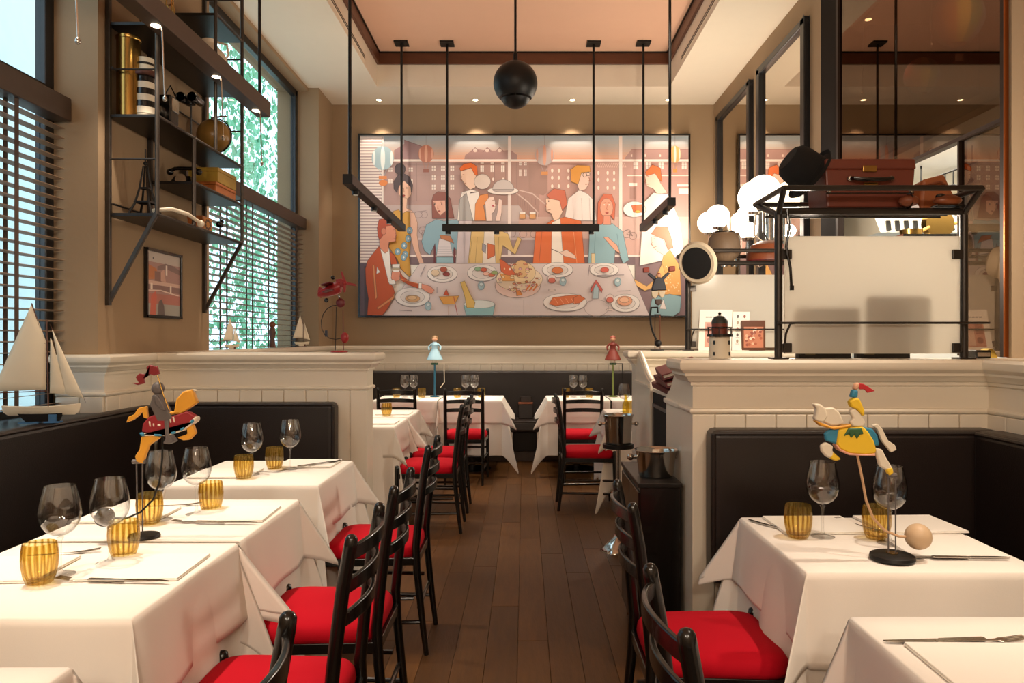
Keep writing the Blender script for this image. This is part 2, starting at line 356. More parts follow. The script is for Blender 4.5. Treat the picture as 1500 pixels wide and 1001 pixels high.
# left partition across the room
lp = thing('low_partition', 'cream panelled low partition behind the left corner banquette, red plane on top', 'partition', (-1.6, 4.68, 0))
LPX, LPY = -.955, 4.60
def rel(o, mb): ox, oy, oz = o.location; mb.v = [(x-ox, y-oy, z-oz) for x, y, z in mb.v]; return mb
rel(lp, MB().box(-2.32, LPX, LPY, LPY+.18, 0, 1.30)).build('core', M_cream, lp)
pth = [(-2.26, LPY), (LPX, LPY), (LPX, LPY+.18), (-2.26, LPY+.18)]
for pr, nm in ((CAP, 'cap'), (RAIL, 'rail')): rel(lp, MB().sweep(pr, pth)).build(nm, M_cream, lp, smooth=True, angle=25)
rel(lp, MB().box(-2.3, LPX+.01, LPY-.01, LPY+.19, 1.296, 1.312)).build('top_board', M_cream, lp)
boards((-2.26, LPY), (LPX-.10, LPY), 0, 1.085, lp); rel(lp, MB().box(LPX-.098, LPX+.004, LPY-.014, LPY+.004, 0, 1.085)).build('corner_post', M_cream, lp, bevel=.003)
# right partition (front of the cashier booth) with the return along the right wall
rp = thing('low_partition', 'cream panelled low partition behind the right banquette, carrying the glass screen', 'partition', (1.3, 3.2, 0))
RPX, RPY, RSX = .70, 3.15, 1.93
rel(rp, MB().box(RPX, RSX, RPY, RPY+.24, 0, 1.30)).build('core', M_cream, rp)
pth = [(RPX, RPY+.30), (RPX, RPY), (RSX, RPY)]
for pr, nm in ((CAP, 'cap'), (RAIL, 'rail')): rel(rp, MB().sweep(pr, [(RPX, RPY+.24), (RPX, RPY), (RSX, RPY)])).build(nm, M_cream, rp, smooth=True, angle=25)
rel(rp, MB().box(RPX-.01, 2.2, RPY-.01, RPY+.26, 1.296, 1.312)).build('top_board', M_cream, rp)
boards((RPX+.09, RPY), (RSX, RPY), 0, 1.085, rp); rel(rp, MB().box(RPX-.004, RPX+.088, RPY-.014, RPY+.004, 0, 1.085)).build('corner_post', M_cream, rp, bevel=.003)
# its aisle-side wing with the swept top
def wing(parent, x, ya, yb, flip, m):
    n = 12; top = []
    for i in range(n+1):
        t = i/n; z = 1.30-.175*(t*t*(3-2*t)); top.append((ya+(yb-ya)*t, z))
    pts = [(ya, 0)]+top+[(yb, 0)]
    b = MB(); b.ext([(p[0], p[1]) for p in pts], .04, plane='yz', pos=x); rel(parent, b).build('wing_panel', m, parent, bevel=.003)
    b = MB(); b.tube([(x, p[0], p[1]+.004) for p in top], .014, 8); rel(parent, b).build('wing_moulding', M_cream, parent, smooth=True)
    y0, y1 = min(ya, yb), max(ya, yb)
    rel(parent, MB().box(x-.034, x+.026, y0, y1, 1.086, 1.108)).build('wing_rail', M_cream, parent, bevel=.004)
wing(rp, RPX+.02, RPY+.24, 3.74, 0, M_cream)
rw = struct('trim_5', MB().box(RSX, 2.30, -1, RPY+.24, 0, 1.305), M_cream); moulded(rw, [(RSX, RPY), (RSX, -1)])
boards((RSX, RPY), (RSX, -1), 0, 1.085, rw)
# far partition of the booth
fp = thing('low_partition', 'far cream partition of the cashier booth, beneath the acrobat toy', 'partition', (1.5, 5.45, 0))
rel(fp, MB().box(.79, 2.3, 5.36, 5.56, 0, 1.30)).build('core', M_cream, fp)
rel(fp, MB().sweep(CAP, [(.79, 5.56), (.79, 5.36), (2.29, 5.36)])).build('cap', M_cream, fp, smooth=True, angle=25)
rel(fp, MB().box(.78, 2.29, 5.35, 5.57, 1.296, 1.312)).build('top_board', M_cream, fp)
wing(fp, .81, 5.36, 4.76, 1, M_cream)
rel(fp, MB().box(.785, .90, 4.74, 4.78, 0, 1.12)).build('end_post', M_cream, fp, bevel=.004)
# ------------------------------------------------------------------ mirrors on the right wall
def wall_mirror(lab, y0, y1, z0=1.45, z1=4.0):
    t = thing('wall_mirror', lab, 'mirror', (XR, (y0+y1)/2, z0), group='tall framed wall mirrors')
    w = (y1-y0)/2; h = z1-z0; m = MB()
    for a, b, c, d in ((-w, -w+.09, 0, h), (w-.09, w, 0, h), (-w, w, h-.06, h), (-w, w, 0, .06)): m.box(-.05, -.001, a, b, c, d)
    m.build('frame', M_frame, t, bevel=.008); MB().box(-.016, -.006, -w+.05, w-.05, .03, h-.03).build('glass', M_mirror, t)
wall_mirror('tall black framed mirror nearest the back wall corner', 7.60, 8.92)
wall_mirror('tall black framed mirror beside the dark tinted panel', 6.10, 7.36)
# dark tinted mirror wall, kitchen pass and the space behind it
M_tint = dark_mirror('smoked_glass_mirror', (.44, .35, .28), (.45, .36, .28), .40)
dm = thing('tinted_mirror_wall', 'large dark tinted mirror panels reflecting the dining room', 'mirror', (XR, 4.7, 1.0))
def part(o, nm, m, mb, **k): return rel(o, mb).build(nm, m, o, **k)
part(dm, 'panel', M_tint, MB().box(2.30, 2.312, 3.64, 5.52, 2.46, 4.23))
part(dm, 'panel', M_tint, MB().box(2.30, 2.312, 3.64, 3.99, 1.31, 2.44))
part(dm, 'frame', mat('dark_bronze_frame', '#24150c', .5, metal=.2, spec=.3), MB().box(2.285, 2.33, 3.605, 3.64, 1.31, 4.24).box(2.285, 2.33, 5.52, 5.56, 1.31, 4.24).box(2.285, 2.33, 3.64, 5.52, 2.44, 2.46).box(2.285, 2.33, 3.985, 4.0, 1.31, 2.44))
part(dm, 'side_panel', mat('dark_brown_panel', '#140a05', .75, var=.3, spec=.15), MB().box(2.285, 2.33, 5.56, 5.84, 1.0, 4.24))
part(dm, 'copper_edge', mat('copper_edge', '#b36a3c', .3, metal=1), MB().box(2.28, 2.30, 3.598, 3.606, 1.31, 4.24))
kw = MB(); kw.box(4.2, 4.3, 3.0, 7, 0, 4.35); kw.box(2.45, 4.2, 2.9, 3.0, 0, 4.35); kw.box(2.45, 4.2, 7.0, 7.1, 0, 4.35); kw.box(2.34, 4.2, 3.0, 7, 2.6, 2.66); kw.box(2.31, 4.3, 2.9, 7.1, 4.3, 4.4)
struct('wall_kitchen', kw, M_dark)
M_white = mat('white_kitchen_wall', '#ece6d8', .4, var=.02)
kt = struct('wall_kitchen_tiles', MB().box(2.34, 4.19, 6.8, 6.98, 0, 2.6).box(4.1, 4.19, 3.0, 6.8, 0, 2.6).box(2.36, 4.1, 3.02, 6.8, 2.56, 2.598), M_white)
hood = thing('extractor_hood', 'white extractor hood with black slot grille seen through the kitchen pass', 'hood', (3.2, 5.9, 1.9))
part(hood, 'canopy', M_white, MB().add([(2.75, 5.85, 2.22), (3.75, 5.85, 2.22), (3.75, 6.7, 2.22), (2.75, 6.7, 2.22), (2.75, 6.1, 2.55), (3.75, 6.1, 2.55), (3.75, 6.7, 2.55), (2.75, 6.7, 2.55)], [(3, 2, 1, 0), (4, 5, 6, 7), (0, 1, 5, 4), (1, 2, 6, 5), (2, 3, 7, 6), (3, 0, 4, 7)]))
for k in range(9): part(hood, 'slot', M_blackmetal, MB().add([(2.80+k*.07, 5.838, 2.235), (2.83+k*.07, 5.838, 2.235), (2.855+k*.07, 5.908, 2.32), (2.825+k*.07, 5.908, 2.32), (2.80+k*.07, 5.86, 2.235), (2.83+k*.07, 5.86, 2.235), (2.855+k*.07, 5.93, 2.32), (2.825+k*.07, 5.93, 2.32)], [(0, 1, 2, 3), (7, 6, 5, 4), (0, 4, 5, 1), (1, 5, 6, 2), (2, 6, 7, 3), (3, 7, 4, 0)]))
kc = thing('kitchen_counter', 'tall kitchen worktop beyond the pass with brass pans on it', 'counter', (3.3, 5.4, 0))
part(kc, 'worktop', M_chrome, MB().box(2.5, 4.05, 5.0, 5.8, 2.05, 2.09)); part(kc, 'base', M_white, MB().box(2.55, 4.0, 5.05, 5.75, 0, 2.05))
M_brass = mat('aged_brass', '#b08a4a', .25, metal=1, var=.15)
for i, (x, y, r, lab) in enumerate(((2.90, 5.3, .11, 'big brass pan standing on edge on the kitchen worktop'), (2.68, 5.25, .075, 'small brass pan lying on the kitchen worktop'))):
    p = thing('brass_pan', lab, 'pan', (x, y, 2.092), group='brass pans in the kitchen'); 
    MB().lathe([(0, -.02), (r*.9, -.02), (r, .03), (r*.97, .03), (r*.87, -.012), (0, -.012)], 28, (0, 0, r*.98 if i == 0 else .03), axis='y' if i == 0 else 'z').build('pan_body', M_brass, p, smooth=True)
    MB().tube([(r*.9, 0, r if i == 0 else .05), (r*1.7, 0, r*1.15 if i == 0 else .08)], .012, 8).build('handle', M_brass, p, smooth=True)
ur = thing('utensil_rail', 'steel rail with ladles hanging above the kitchen pass', 'rail', (2.68, 4.85, 2.42))
MB().tube([(.01, -.35, .03), (-.01, .3, .03)], .006, 8).tube([(.01, -.3, .03), (.01, -.3, .14)], .005, 6).tube([(-.01, .25, .03), (-.01, .25, .14)], .005, 6).build('rod', M_blackmetal, ur)
for k in range(7):
    t = k/6; x, y = 0, -.3+.55*t
    MB().tube([(x, y, .03), (x, y, -.06-.02*(k % 2))], .004, 6).ball((x, y, -.07-.02*(k % 2)), .020, 10, 6, (1, .8, .8)).build('ladle', M_blackmetal, ur, smooth=True)
lamp('kitchen_light', 'AREA', (3.1, 5.0, 2.54), POW['kitchen'], (1, .90, .72), size=(1.2, 1.6), aim=(3.1, 5.0, 0))
for i, (x, y, r, lab) in enumerate(((1350, 112, .125, 'small faintly rainbow striped hot air balloon behind the dark glass'), (1402, 28, .17, 'larger rainbow striped hot air balloon behind the dark glass'))):
    X, Yb = 2.95, 2.95*F/(x-X0); z = H-(y-Y0)*Yb/F
    b = thing('hanging_balloon', lab, 'balloon', (X, Yb, z), group='hot air balloons behind the dark glass')
    cols = ['#c2452f', '#d98a2b', '#d8c24a', '#4c8a52', '#3b6f9c', '#7a4d80']
    for k in range(12):
        a0, a1 = 2*pi*k/12, 2*pi*(k+1)/12; m = MB(); n = 10
        pr = [(r*sin(pi*(.02+.86*j/n))*(1 if j < 6 else 1-.03*(j-6)), r*1.1*cos(pi*(.02+.86*j/n))) for j in range(n+1)]
        vs = []
        for j in range(n+1):
            for q in range(4): a = a0+(a1-a0)*q/3; vs.append((pr[j][0]*cos(a), pr[j][0]*sin(a), pr[j][1]))
        m.add(vs, [(j*4+q, j*4+q+1, j*4+q+5, j*4+q+4) for j in range(n) for q in range(3)]); m.build('gore', mat('balloon_'+cols[k % 6][1:], cols[k % 6], .6), b, smooth=True)
    MB().box(-.03, .03, -.03, .03, -r*1.75, -r*1.45).build('basket', M_woodtrim, b)
    m = MB()
    for sx in (-.028, .028):
        for sy in (-.028, .028): m.tube([(sx, sy, -r*1.46), (sx*2, sy*2, -r*.9)], .002, 4)
    m.tube([(0, 0, r), (0, 0, 4.28-z)], .002, 4); m.build('cord', M_blackmetal, b)
lamp('void_light', 'POINT', (3.0, 4.2, 3.5), 45, WARM2)  # added light so the balloons show behind the dark glass
# ------------------------------------------------------------------ banquettes
def banq(lab, loc): return thing('banquette', lab, 'banquette', loc)
def cushion(o, nm, x0, x1, y0, y1, z0, z1, bv=.03): return part(o, nm, M_leather, MB().box(x0, x1, y0, y1, z0, z1), bevel=bv, seg=3)
bq = banq('dark brown leather corner banquette along the left windows', (-2.0, 3.6, 0))
cushion(bq, 'backrest', -2.258, -2.165, .2, 4.46, .40, 1.01)
cushion(bq, 'backrest', -2.165, -1.12, 4.45, 4.585, .40, 1.02)
cushion(bq, 'seat_cushion', -2.16, -1.55, .2, 4.45, .36, .48); cushion(bq, 'seat_cushion', -1.56, -1.12, 3.97, 4.45, .36, .48)
part(bq, 'seat_base', M_leather, MB().box(-2.16, -1.62, .2, 4.45, 0, .36)); part(bq, 'seat_base', M_leather, MB().box(-1.62, -1.16, 4.05, 4.45, 0, .36))
m = MB(); m.tube([(-2.172, .25, 1.0), (-2.172, 4.44, 1.0)], .010, 8); m.tube([(-2.13, 4.455, 1.01), (-1.13, 4.455, 1.01)], .010, 8); m.tube([(-1.125, 4.452, 1.0), (-1.125, 4.452, .5)], .010, 8); part(bq, 'piping', M_leather, m, smooth=True)
b2 = banq('dark brown leather banquette under the right partition', (1.3, 2.9, 0))
cushion(b2, 'backrest', .745, 1.90, 3.0, 3.134, .42, 1.035); cushion(b2, 'backrest', 1.78, 1.914, .6, 3.02, .42, 1.035)
cushion(b2, 'seat_cushion', .80, 1.80, 2.55, 3.0, .36, .48); cushion(b2, 'seat_cushion', 1.40, 1.80, .6, 2.56, .36, .48)
part(b2, 'seat_base', M_leather, MB().box(.84, 1.8, 2.62, 3.0, 0, .36)); part(b2, 'seat_base', M_leather, MB().box(1.46, 1.8, .6, 2.62, 0, .36))
m = MB(); m.tube([(.755, 3.006, 1.022), (1.79, 3.006, 1.022)], .009, 8); m.tube([(.753, 3.006, 1.02), (.753, 3.006, .45)], .009, 8); m.tube([(1.785, 2.99, 1.022), (1.785, .65, 1.022)], .009, 8); part(b2, 'piping', M_leather, m, smooth=True)
b3 = banq('long dark banquette against the back wall under the painting', (0, 8.9, 0))
cushion(b3, 'backrest', -2.28, 2.25, 9.0, 9.134, .40, 1.01)
cushion(b3, 'seat_cushion', -2.28, 2.25, 8.52, 9.0, .34, .47); part(b3, 'seat_base', M_dark, MB().box(-2.28, 2.25, 8.6, 9.0, .12, .34)); m = MB(); m.tube([(-2.26, 8.53, .455), (2.24, 8.53, .455)], .010, 8); part(b3, 'piping', M_leather, m, smooth=True); part(b3, 'plinth', M_box, MB().box(-2.28, 2.25, 8.66, 9.0, 0, .12))
# ------------------------------------------------------------------ tables and cloths
def ncloth(name, x0, x1, y0, y1, zt, ov, fl, ears, m, wav=.012, seed=0, step=.024, th=.002):
    """drape a rectangular cloth; ov, fl = (left, right, near, far); ears = {(sx,sy): (dx, dy, amount)}"""
    def axis(a, b, oa, ob):
        n = max(2, int((b-a)/.06)); pts = [a+(b-a)*i/n for i in range(n+1)]
        def side(o):
            if o <= 0: return []
            k = 1; r_ = [.006]
            while k*step < o-.3*step: r_.append(k*step); k += 1
            return r_+[o]
        return [a-s for s in side(oa)[::-1]]+pts+[b+s for s in side(ob)]
    us, vs = axis(x0, x1, ov[0], ov[1]), axis(y0, y1, ov[2], ov[3]); R = random.Random(seed)
    ph = [R.uniform(0, 6.28) for _ in range(8)]; kk = [R.uniform(5, 8) for _ in range(4)]
    P = []
    for v in vs:
        for u in us:
            p = u-x1 if u > x1 else (u-x0 if u < x0 else 0); q = v-y1 if v > y1 else (v-y0 if v < y0 else 0)
            cu, cv = min(max(u, x0), x1), min(max(v, y0), y1); fx = fl[1] if p > 0 else fl[0]; fy = fl[3] if q > 0 else fl[2]
            if not p and not q: P.append((u, v, zt+.0006*sin(9*u+ph[0])*sin(8*v+ph[1]))); continue
            sx = 1 if p > 0 else -1; sy = 1 if q > 0 else -1
            if p and not q:
                s = abs(p); k = kk[0]; ed = min(1, (v-y0)/.08, (y1-v)/.08); out = .007*(1-exp(-s/.006))+fx*s*(1+.5*sin(k*v+ph[2]))+(wav*s/.3*sin(2.3*k*v+ph[3])*ed if fx else 0)
                P.append((cu+sx*max(out, .003), v, zt-sqrt(max(s*s-out*out, 0)))); continue
            if q and not p:
                s = abs(q); k = kk[1]; ed = min(1, (u-x0)/.08, (x1-u)/.08); out = .007*(1-exp(-s/.006))+fy*s*(1+.5*sin(k*u+ph[4]))+(wav*s/.3*sin(2.3*k*u+ph[5])*ed if fy else 0)
                P.append((u, cv+sy*max(out, .003), zt-sqrt(max(s*s-out*out, 0)))); continue
            r = hypot(p, q); t = atan2(abs(q), abs(p))/(pi/2); ex, ey, am = ears.get((sx, sy), (.707, .707, .45))
            w = 1-abs(t-.5)*2; w = w**1.15
            if t < .5: ox, oy = fx*(1-w)+ex*am*w, ey*am*w
            else: ox, oy = ex*am*w, fy*(1-w)+ey*am*w
            l2 = ox*ox+oy*oy; dz = sqrt(max(.02, 1-l2)); bow = 1+.10*sin(pi*min(1, r/.5))*w
            P.append((cu+sx*(ox*r*bow+.004), cv+sy*(oy*r*bow+.004), zt-dz*r))
    nu = len(us); fs = []
    for j in range(len(vs)-1):
        for i in range(nu-1):
            a, b, c, d = j*nu+i, j*nu+i+1, (j+1)*nu+i+1, (j+1)*nu+i; um, vm = (us[i]+us[i+1])/2, (vs[j]+vs[j+1])/2
            cx_ = 1 if um > x1 else (-1 if um < x0 else 0); cy_ = 1 if vm > y1 else (-1 if vm < y0 else 0)
            if cx_*cy_ > 0: fs += [(a, b, c), (a, c, d)]
            elif cx_*cy_ < 0: fs += [(a, b, d), (b, c, d)]
            else: fs.append((a, b, c, d))
    o = MB().add(P, fs).build(name, m, None, smooth=True, angle=180)
    so = o.modifiers.new('thickness', 'SOLIDIFY'); so.thickness = th; so.offset = -1
    return o
def table(tlab, clab, ulab, x0, x1, y0, y1, ov, fl, ears, under=True, uov=None, ufl=None, seed=1, under_ears=None):
    t = thing('dining_table', tlab, 'table', ((x0+x1)/2, (y0+y1)/2, 0), group='small dining tables')
    e = .006
    part(t, 'tabletop', M_black, MB().box(x0+e, x1-e, y0+e, y1-e, .722, .750), bevel=.003)
    cx, cy = (x0+x1)/2, (y0+y1)/2
    part(t, 'column', M_black, MB().lathe([(.035, .02), (.035, .722)], 16, (cx, cy, 0)), smooth=True)
    part(t, 'base', M_black, MB().lathe([(0, 0), (.20, 0), (.20, .012), (.05, .03), (0, .03)], 24, (cx, cy, 0)), smooth=True)
    if under:
        u = ncloth('table_undercloth', x0+.004, x1-.004, y0+.004, y1-.004, .7545, uov or tuple(o*2.2 if o else 0 for o in ov), ufl or tuple(f*.35 for f in fl), under_ears or {k: (a, b, c*.55) for k, (a, b, c) in ears.items()}, M_linen, wav=.02, seed=seed+50)
        tag(u, ulab, 'tablecloth', 'white under cloths')
    c = ncloth('tablecloth', x0, x1, y0, y1, .7615, ov, fl, ears, M_linen, seed=seed)
    tag(c, clab, 'tablecloth', 'white top cloths')
    return c
E = .62
def std(a=.52): return {(1, 1): (.707, .707, a), (1, -1): (.707, .707, a), (-1, 1): (.707, .707, a), (-1, -1): (.707, .707, a)}
e1 = std(); e1[(1, 1)] = (.93, .05, .62); e1[(1, -1)] = (.7, .7, .3)
table('black table at the front left edge of the picture under white linen', 'white cloth at the bottom left corner of the picture, only its far edge showing', 'white under cloth of the table cut off at bottom left',
      -1.53, -.885, .86, 1.47, (.2, .23, .2, .2), (.03, .05, .03, .03), std(.45), seed=3, under=False)
table('black table under the large white cloth nearest on the left', 'white top cloth of the nearest large left table, corner flaring into the aisle', 'long white under cloth of the nearest large left table',
      -1.56, -.90, 1.735, 2.36, (.18, .235, .26, .20), (.02, .10, .04, .005), e1, uov=(.24, .62, .62, .3), ufl=(.02, .05, .03, .004), seed=4)
e2 = std(); e2[(1, 1)] = (.75, .45, .55)
table('black table in the second row on the left under white linen', 'white top cloth of the second left table, with the knight toy', 'long white under cloth of the second left table',
      -1.56, -.90, 2.385, 3.0, (.18, .235, 0, .22), (.02, .09, 0, .04), e2, uov=(.24, .62, 0, .55), ufl=(.02, .04, 0, .03), seed=5)
e3 = std(.42); e3[(1, -1)] = (.6, .6, .38); e3[(1, 1)] = (.75, .55, .55)
table('black table beside the corner banquette at the left partition', 'white top cloth of the left table before the corner banquette', 'long white under cloth of the left table before the corner banquette',
      -1.555, -.90, 3.30, 3.95, (.2, .22, .22, .2), (.03, .08, .05, .03), e3, uov=(.24, .62, .62, .35), ufl=(.02, .05, .03, .02), seed=6)
table('black table behind the left partition, nearer of two', 'white cloth of the nearer table behind the left partition', 'white under cloth of the nearer table behind the left partition',
      -1.60, -.945, 5.46, 6.10, (.2, .22, .22, .22), (.03, .09, .05, .004), {**std(.5), (1, 1): (.9, .05, .6)}, uov=(.3, .6, .6, .3), ufl=(.02, .05, .03, .004), seed=7)
table('black table behind the left partition, farther of two', 'white cloth of the farther table behind the left partition', 'white under cloth of the farther table behind the left partition',
      -1.60, -.945, 6.125, 6.78, (.2, .22, 0, .22), (.03, .09, 0, .04), std(.5), uov=(.3, .6, 0, .45), ufl=(.02, .05, 0, .03), seed=8)
eb = {**std(.55), (-1, -1): (.05, .85, .5)}
table('black table at the back wall banquette, farthest left', 'white cloth of the far left table at the back wall', 'white under cloth of the far left back wall table',
      -1.56, -.895, 7.80, 8.45, (.1, 0, .24, .2), (.03, 0, .07, .03), {**std(.5)}, uov=(.1, 0, .55, .3), ufl=(.03, 0, .03, .02), seed=9)
table('black table at the back wall, left of the central gap', 'white cloth of the back table just left of the central gap', 'white under cloth of the back table left of the gap',
      -.88, -.235, 7.80, 8.45, (.24, .25, .24, .2), (.004, .12, .07, .03), {**std(.58), (-1, -1): (.05, .8, .6)}, uov=(.4, .52, .56, .3), ufl=(.004, .06, .03, .02), seed=10, under_ears={**std(.34), (-1, -1): (.05, .7, .4)})
table('black table at the back wall, right of the central gap', 'white cloth of the back table just right of the central gap', 'white under cloth of the back table right of the gap',
      .245, .885, 7.80, 8.45, (.25, 0, .24, .2), (.12, 0, .07, .03), {**std(.58), (1, -1): (.05, .8, .6)}, uov=(.52, 0, .56, .3), ufl=(.06, 0, .03, .02), seed=11, under_ears={**std(.34)})
table('black table at the back wall behind the booth panel', 'white cloth of the farthest right table, mostly behind the booth panel', 'white under cloth of the farthest right back table',
      .90, 1.55, 7.80, 8.45, (0, .2, .24, .2), (0, .05, .07, .03), std(.5), uov=(0, .3, .55, .3), ufl=(0, .03, .03, .02), seed=12)
table('black table beside the tall wine bucket stand', 'white cloth of the table behind the tall wine bucket stand', 'white under cloth of the table behind the tall wine bucket stand',
      .715, 1.35, 6.2, 6.84, (.22, .2, .24, .22), (.09, .03, .06, .03), std(.5), uov=(.6, .3, .6, .3), ufl=(.03, .02, .03, .02), seed=13)
er = std(.5); er[(-1, 1)] = (.72, .42, .60); er[(-1, -1)] = (.62, .5, .42)
table('black table in front of the right banquette', 'white top cloth of the right table with the yellow horse toy', 'long white under cloth of the right table with the yellow horse toy',
      .775, 1.43, 2.075, 2.70, (.225, .18, .26, .2), (.09, .02, .04, .03), er, uov=(.62, .22, .62, .3), ufl=(.05, .02, .03, .02), seed=14)
table('black table at the bottom right corner of the picture', 'white cloth at the bottom right corner of the picture, with lone cutlery', 'under cloth of the bottom right table',
      .75, 1.42, 1.09, 1.735, (.24, .18, .2, .235), (.07, .02, .03, .03), {**std(.45), (-1, 1): (.6, .45, .42)}, uov=(.6, .3, .3, .55), ufl=(.04, .02, .02, .02), seed=15)
# ------------------------------------------------------------------ ladder-back chairs
def make_chair(lab):
    t = thing('dining_chair', lab, 'chair', (0, 0, 0), group='black ladder back chairs with red seats')
    # rear posts: local +y is the way the sitter faces, rear at y=0
    for s in (-1, 1):
        x = s*.178
        MB().tube([(x, -.045, 0), (x, -.03, .12), (x, -.004, .36), (x, .002, .48), (x, -.012, .62), (x, -.034, .80), (x, -.052, .90), (x, -.0545, .918), (x, -.0555, .926), (x, -.056, .929)],
                  [.0115, .014, .017, .018, .0175, .017, .0165, .0155, .0105, .004], 12).build('back_post', M_black, t, smooth=True, angle=60)
    for zc, yb in ((.878, -.048), (.795, -.033), (.712, -.022)):
        n = 12; vs = []
        for i in range(n+1):
            u = -1+2*i/n; x = u*.172; yy = yb-.042*(1-u*u); h = .019-.003*abs(u)**3
            for dy, dz in ((-.006, -h), (.006, -h), (.006, h), (-.006, h)): vs.append((x, yy+dy, zc+dz+.010*(1-u*u)))
        fs = [(i*4+j, i*4+(j+1) % 4, i*4+4+(j+1) % 4, i*4+4+j) for i in range(n) for j in range(4)]+[(3, 2, 1, 0), (n*4, n*4+1, n*4+2, n*4+3)]
        MB().add(vs, fs).build('back_slat', M_black, t, smooth=True, bevel=.003)
    for s in (-1, 1):
        MB().tube([(s*.205, .415, 0), (s*.205, .412, .10), (s*.204, .408, .40), (s*.204, .408, .47), (s*.204, .408, .487), (s*.204, .408, .492)], [.011, .014, .018, .018, .015, .006], 12).build('front_leg', M_black, t, smooth=True, angle=60)
    f = MB(); f.bar((-.178, 0, .415), (.178, 0, .415), .022, .035); f.bar((-.204, .408, .415), (.204, .408, .415), .022, .035)
    for s in (-1, 1): f.bar((s*.178, 0, .415), (s*.204, .408, .415), .022, .035)
    f.build('seat_frame', M_black, t, bevel=.003)
    # cushion: rounded trapezoid
    n = 14; vs = []; rings = [(.90, .428), (.985, .432), (1.0, .446), (.985, .468), (.93, .484), (.82, .493), (.55, .500), (0.25, .503)]
    def outline(k):
        a = 2*pi*k/40; c, s = cos(a), sin(a); e = .32; X = abs(c)**e*(1 if c > 0 else -1); Y = abs(s)**e*(1 if s > 0 else -1)
        return X*(.192+.022*(Y+1)/2), Y*.205
    for sc, z in rings: vs += [(outline(k)[0]*sc, .205+outline(k)[1]*sc, z) for k in range(40)]
    vs.append((0, .205, .504)); m_ = len(rings)
    fs = [(j*40+k, j*40+(k+1) % 40, (j+1)*40+(k+1) % 40, (j+1)*40+k) for j in range(m_-1) for k in range(40)]+[((m_-1)*40+k, (m_-1)*40+(k+1) % 40, m_*40) for k in range(40)]+[tuple(range(40))[::-1]]
    MB().add(vs, fs).build('seat_cushion', M_red, t, smooth=True, angle=80)
    for z in (.145, .25):
        for s in (-1, 1): MB().tube([(s*.178, -.02+.03*(z-.145)/.1, z), (s*.2045, .411, z)], .0095, 8).build('stretcher', M_black, t, smooth=True)
    for z in (.20, .305): MB().tube([(-.2045, .410, z), (.2045, .410, z)], .0095, 8).build('stretcher', M_black, t, smooth=True)
    MB().tube([(-.178, -.012, .21), (.178, -.012, .21)], .0095, 8).build('stretcher', M_black, t, smooth=True)
    return t
CH = []
def chair(lab, x, y, deg):
    if not CH:
        c = make_chair(lab); CH.append(c); c.location = (x, y, 0); c.rotation_euler = (0, 0, radians(deg))
    else: c = copy_tree(CH[0], None, lab, (x, y, 0), radians(deg))
    return c
# facing -x (left tables): local +y -> -x  => rotate +90
chair('red seated ladder back chair at bottom left, only its curled post showing', -.462, 1.13, 90)
chair('red seated ladder back chair at the nearest large left table', -.470, 2.00, 90)
chair('red seated ladder back chair at the second left table', -.470, 2.60, 90)
chair('red seated ladder back chair at the table before the corner banquette', -.478, 3.53, 90)
chair('black chair with red seat at the nearer table behind the left partition', -.50, 5.61, 90)
chair('black chair with red seat at the farther table behind the left partition', -.50, 6.24, 90)
chair('black chair seen from behind at the far left back table', -1.235, 7.36, 0)
chair('black chair seen from behind left of the central gap at the back', -.575, 7.24, 0)
chair('black chair seen from behind right of the central gap at the back', .56, 7.24, 0)
chair('black chair side-on beside the tall wine bucket stand', .322, 6.32, -90)
chair('red seated ladder back chair at the right table with the yellow horse toy', .365, 2.355, -90)
chair('black ladder back chair at the bottom right corner table', .318, 1.41, -90)
# ------------------------------------------------------------------ lamps (each with its own light)
M_lens = emis('lamp_lens', (1, .82, .58), 22)
for i, x in enumerate((-1.726, -.58, .573, 1.71)):
    d = thing('downlight', ['small round ceiling downlight at the far left above the painting', 'small round ceiling downlight second from left above the painting', 'small round ceiling downlight third from left above the painting', 'small round ceiling downlight at the far right above the painting'][i], 'downlight', (x, 9.0, 4.236), group='recessed downlights above the painting')
    MB().lathe([(.045, .003), (.045, -.006), (.032, -.006), (.032, .003)], 20).build('trim_ring', M_ceil, d, smooth=True)
    MB().lathe([(0, -.001), (.03, -.001)], 20).build('lens', M_lens, d)
    lamp('bulb', 'SPOT', (0, 0, -.02), POW['washer'], WARM2, d, spot=66, blend=.45, size=.02, aim=(0, .10, -1.5))
def track_bar(lab, a, b, z, poles, heads, up=ZT):
    t = thing('pendant_track_light', lab, 'pendant light', ((a[0]+b[0])/2, (a[1]+b[1])/2, z), group='black pendant light bars')
    part(t, 'bar', M_blackmetal, MB().bar((*a, z), (*b, z), .075, .075), bevel=.003)
    for x, y in poles:
        part(t, 'rod', M_blackmetal, MB().tube([(x, y, z), (x, y, up)], .013, 8), smooth=True)
        part(t, 'ceiling_plate', M_blackmetal, MB().box(x-.075, x+.075, y-.075, y+.075, up-.02, up-.001), bevel=.002)
    if a[0] == b[0]:  # unseen area light added on the bar to brighten the ceiling
        o = lamp('up_light', 'AREA', (0, 0, .05), POW['up'], WARM2, t, size=(.06, abs(a[1]-b[1])*.9)); o.rotation_euler = (pi, 0, 0)
    for x, y, ax, ay, p, sp in heads:
        part(t, 'spot_head', M_blackmetal, MB().lathe([(.028, .02), (.028, -.03), (.022, -.03), (.022, .01)], 14, (x, y, z-.04)), smooth=True)
        part(t, 'lens', M_lens, MB().lathe([(0, 0), (.021, 0)], 14, (x, y, z-.062)))
        o = lamp('bulb', 'SPOT', (x-t.location[0], y-t.location[1], -.09), p, WARM2, t, spot=sp, blend=.5, size=.03, aim=(ax-t.location[0], ay-t.location[1], -1.85))
    return t
pb = POW['bar']
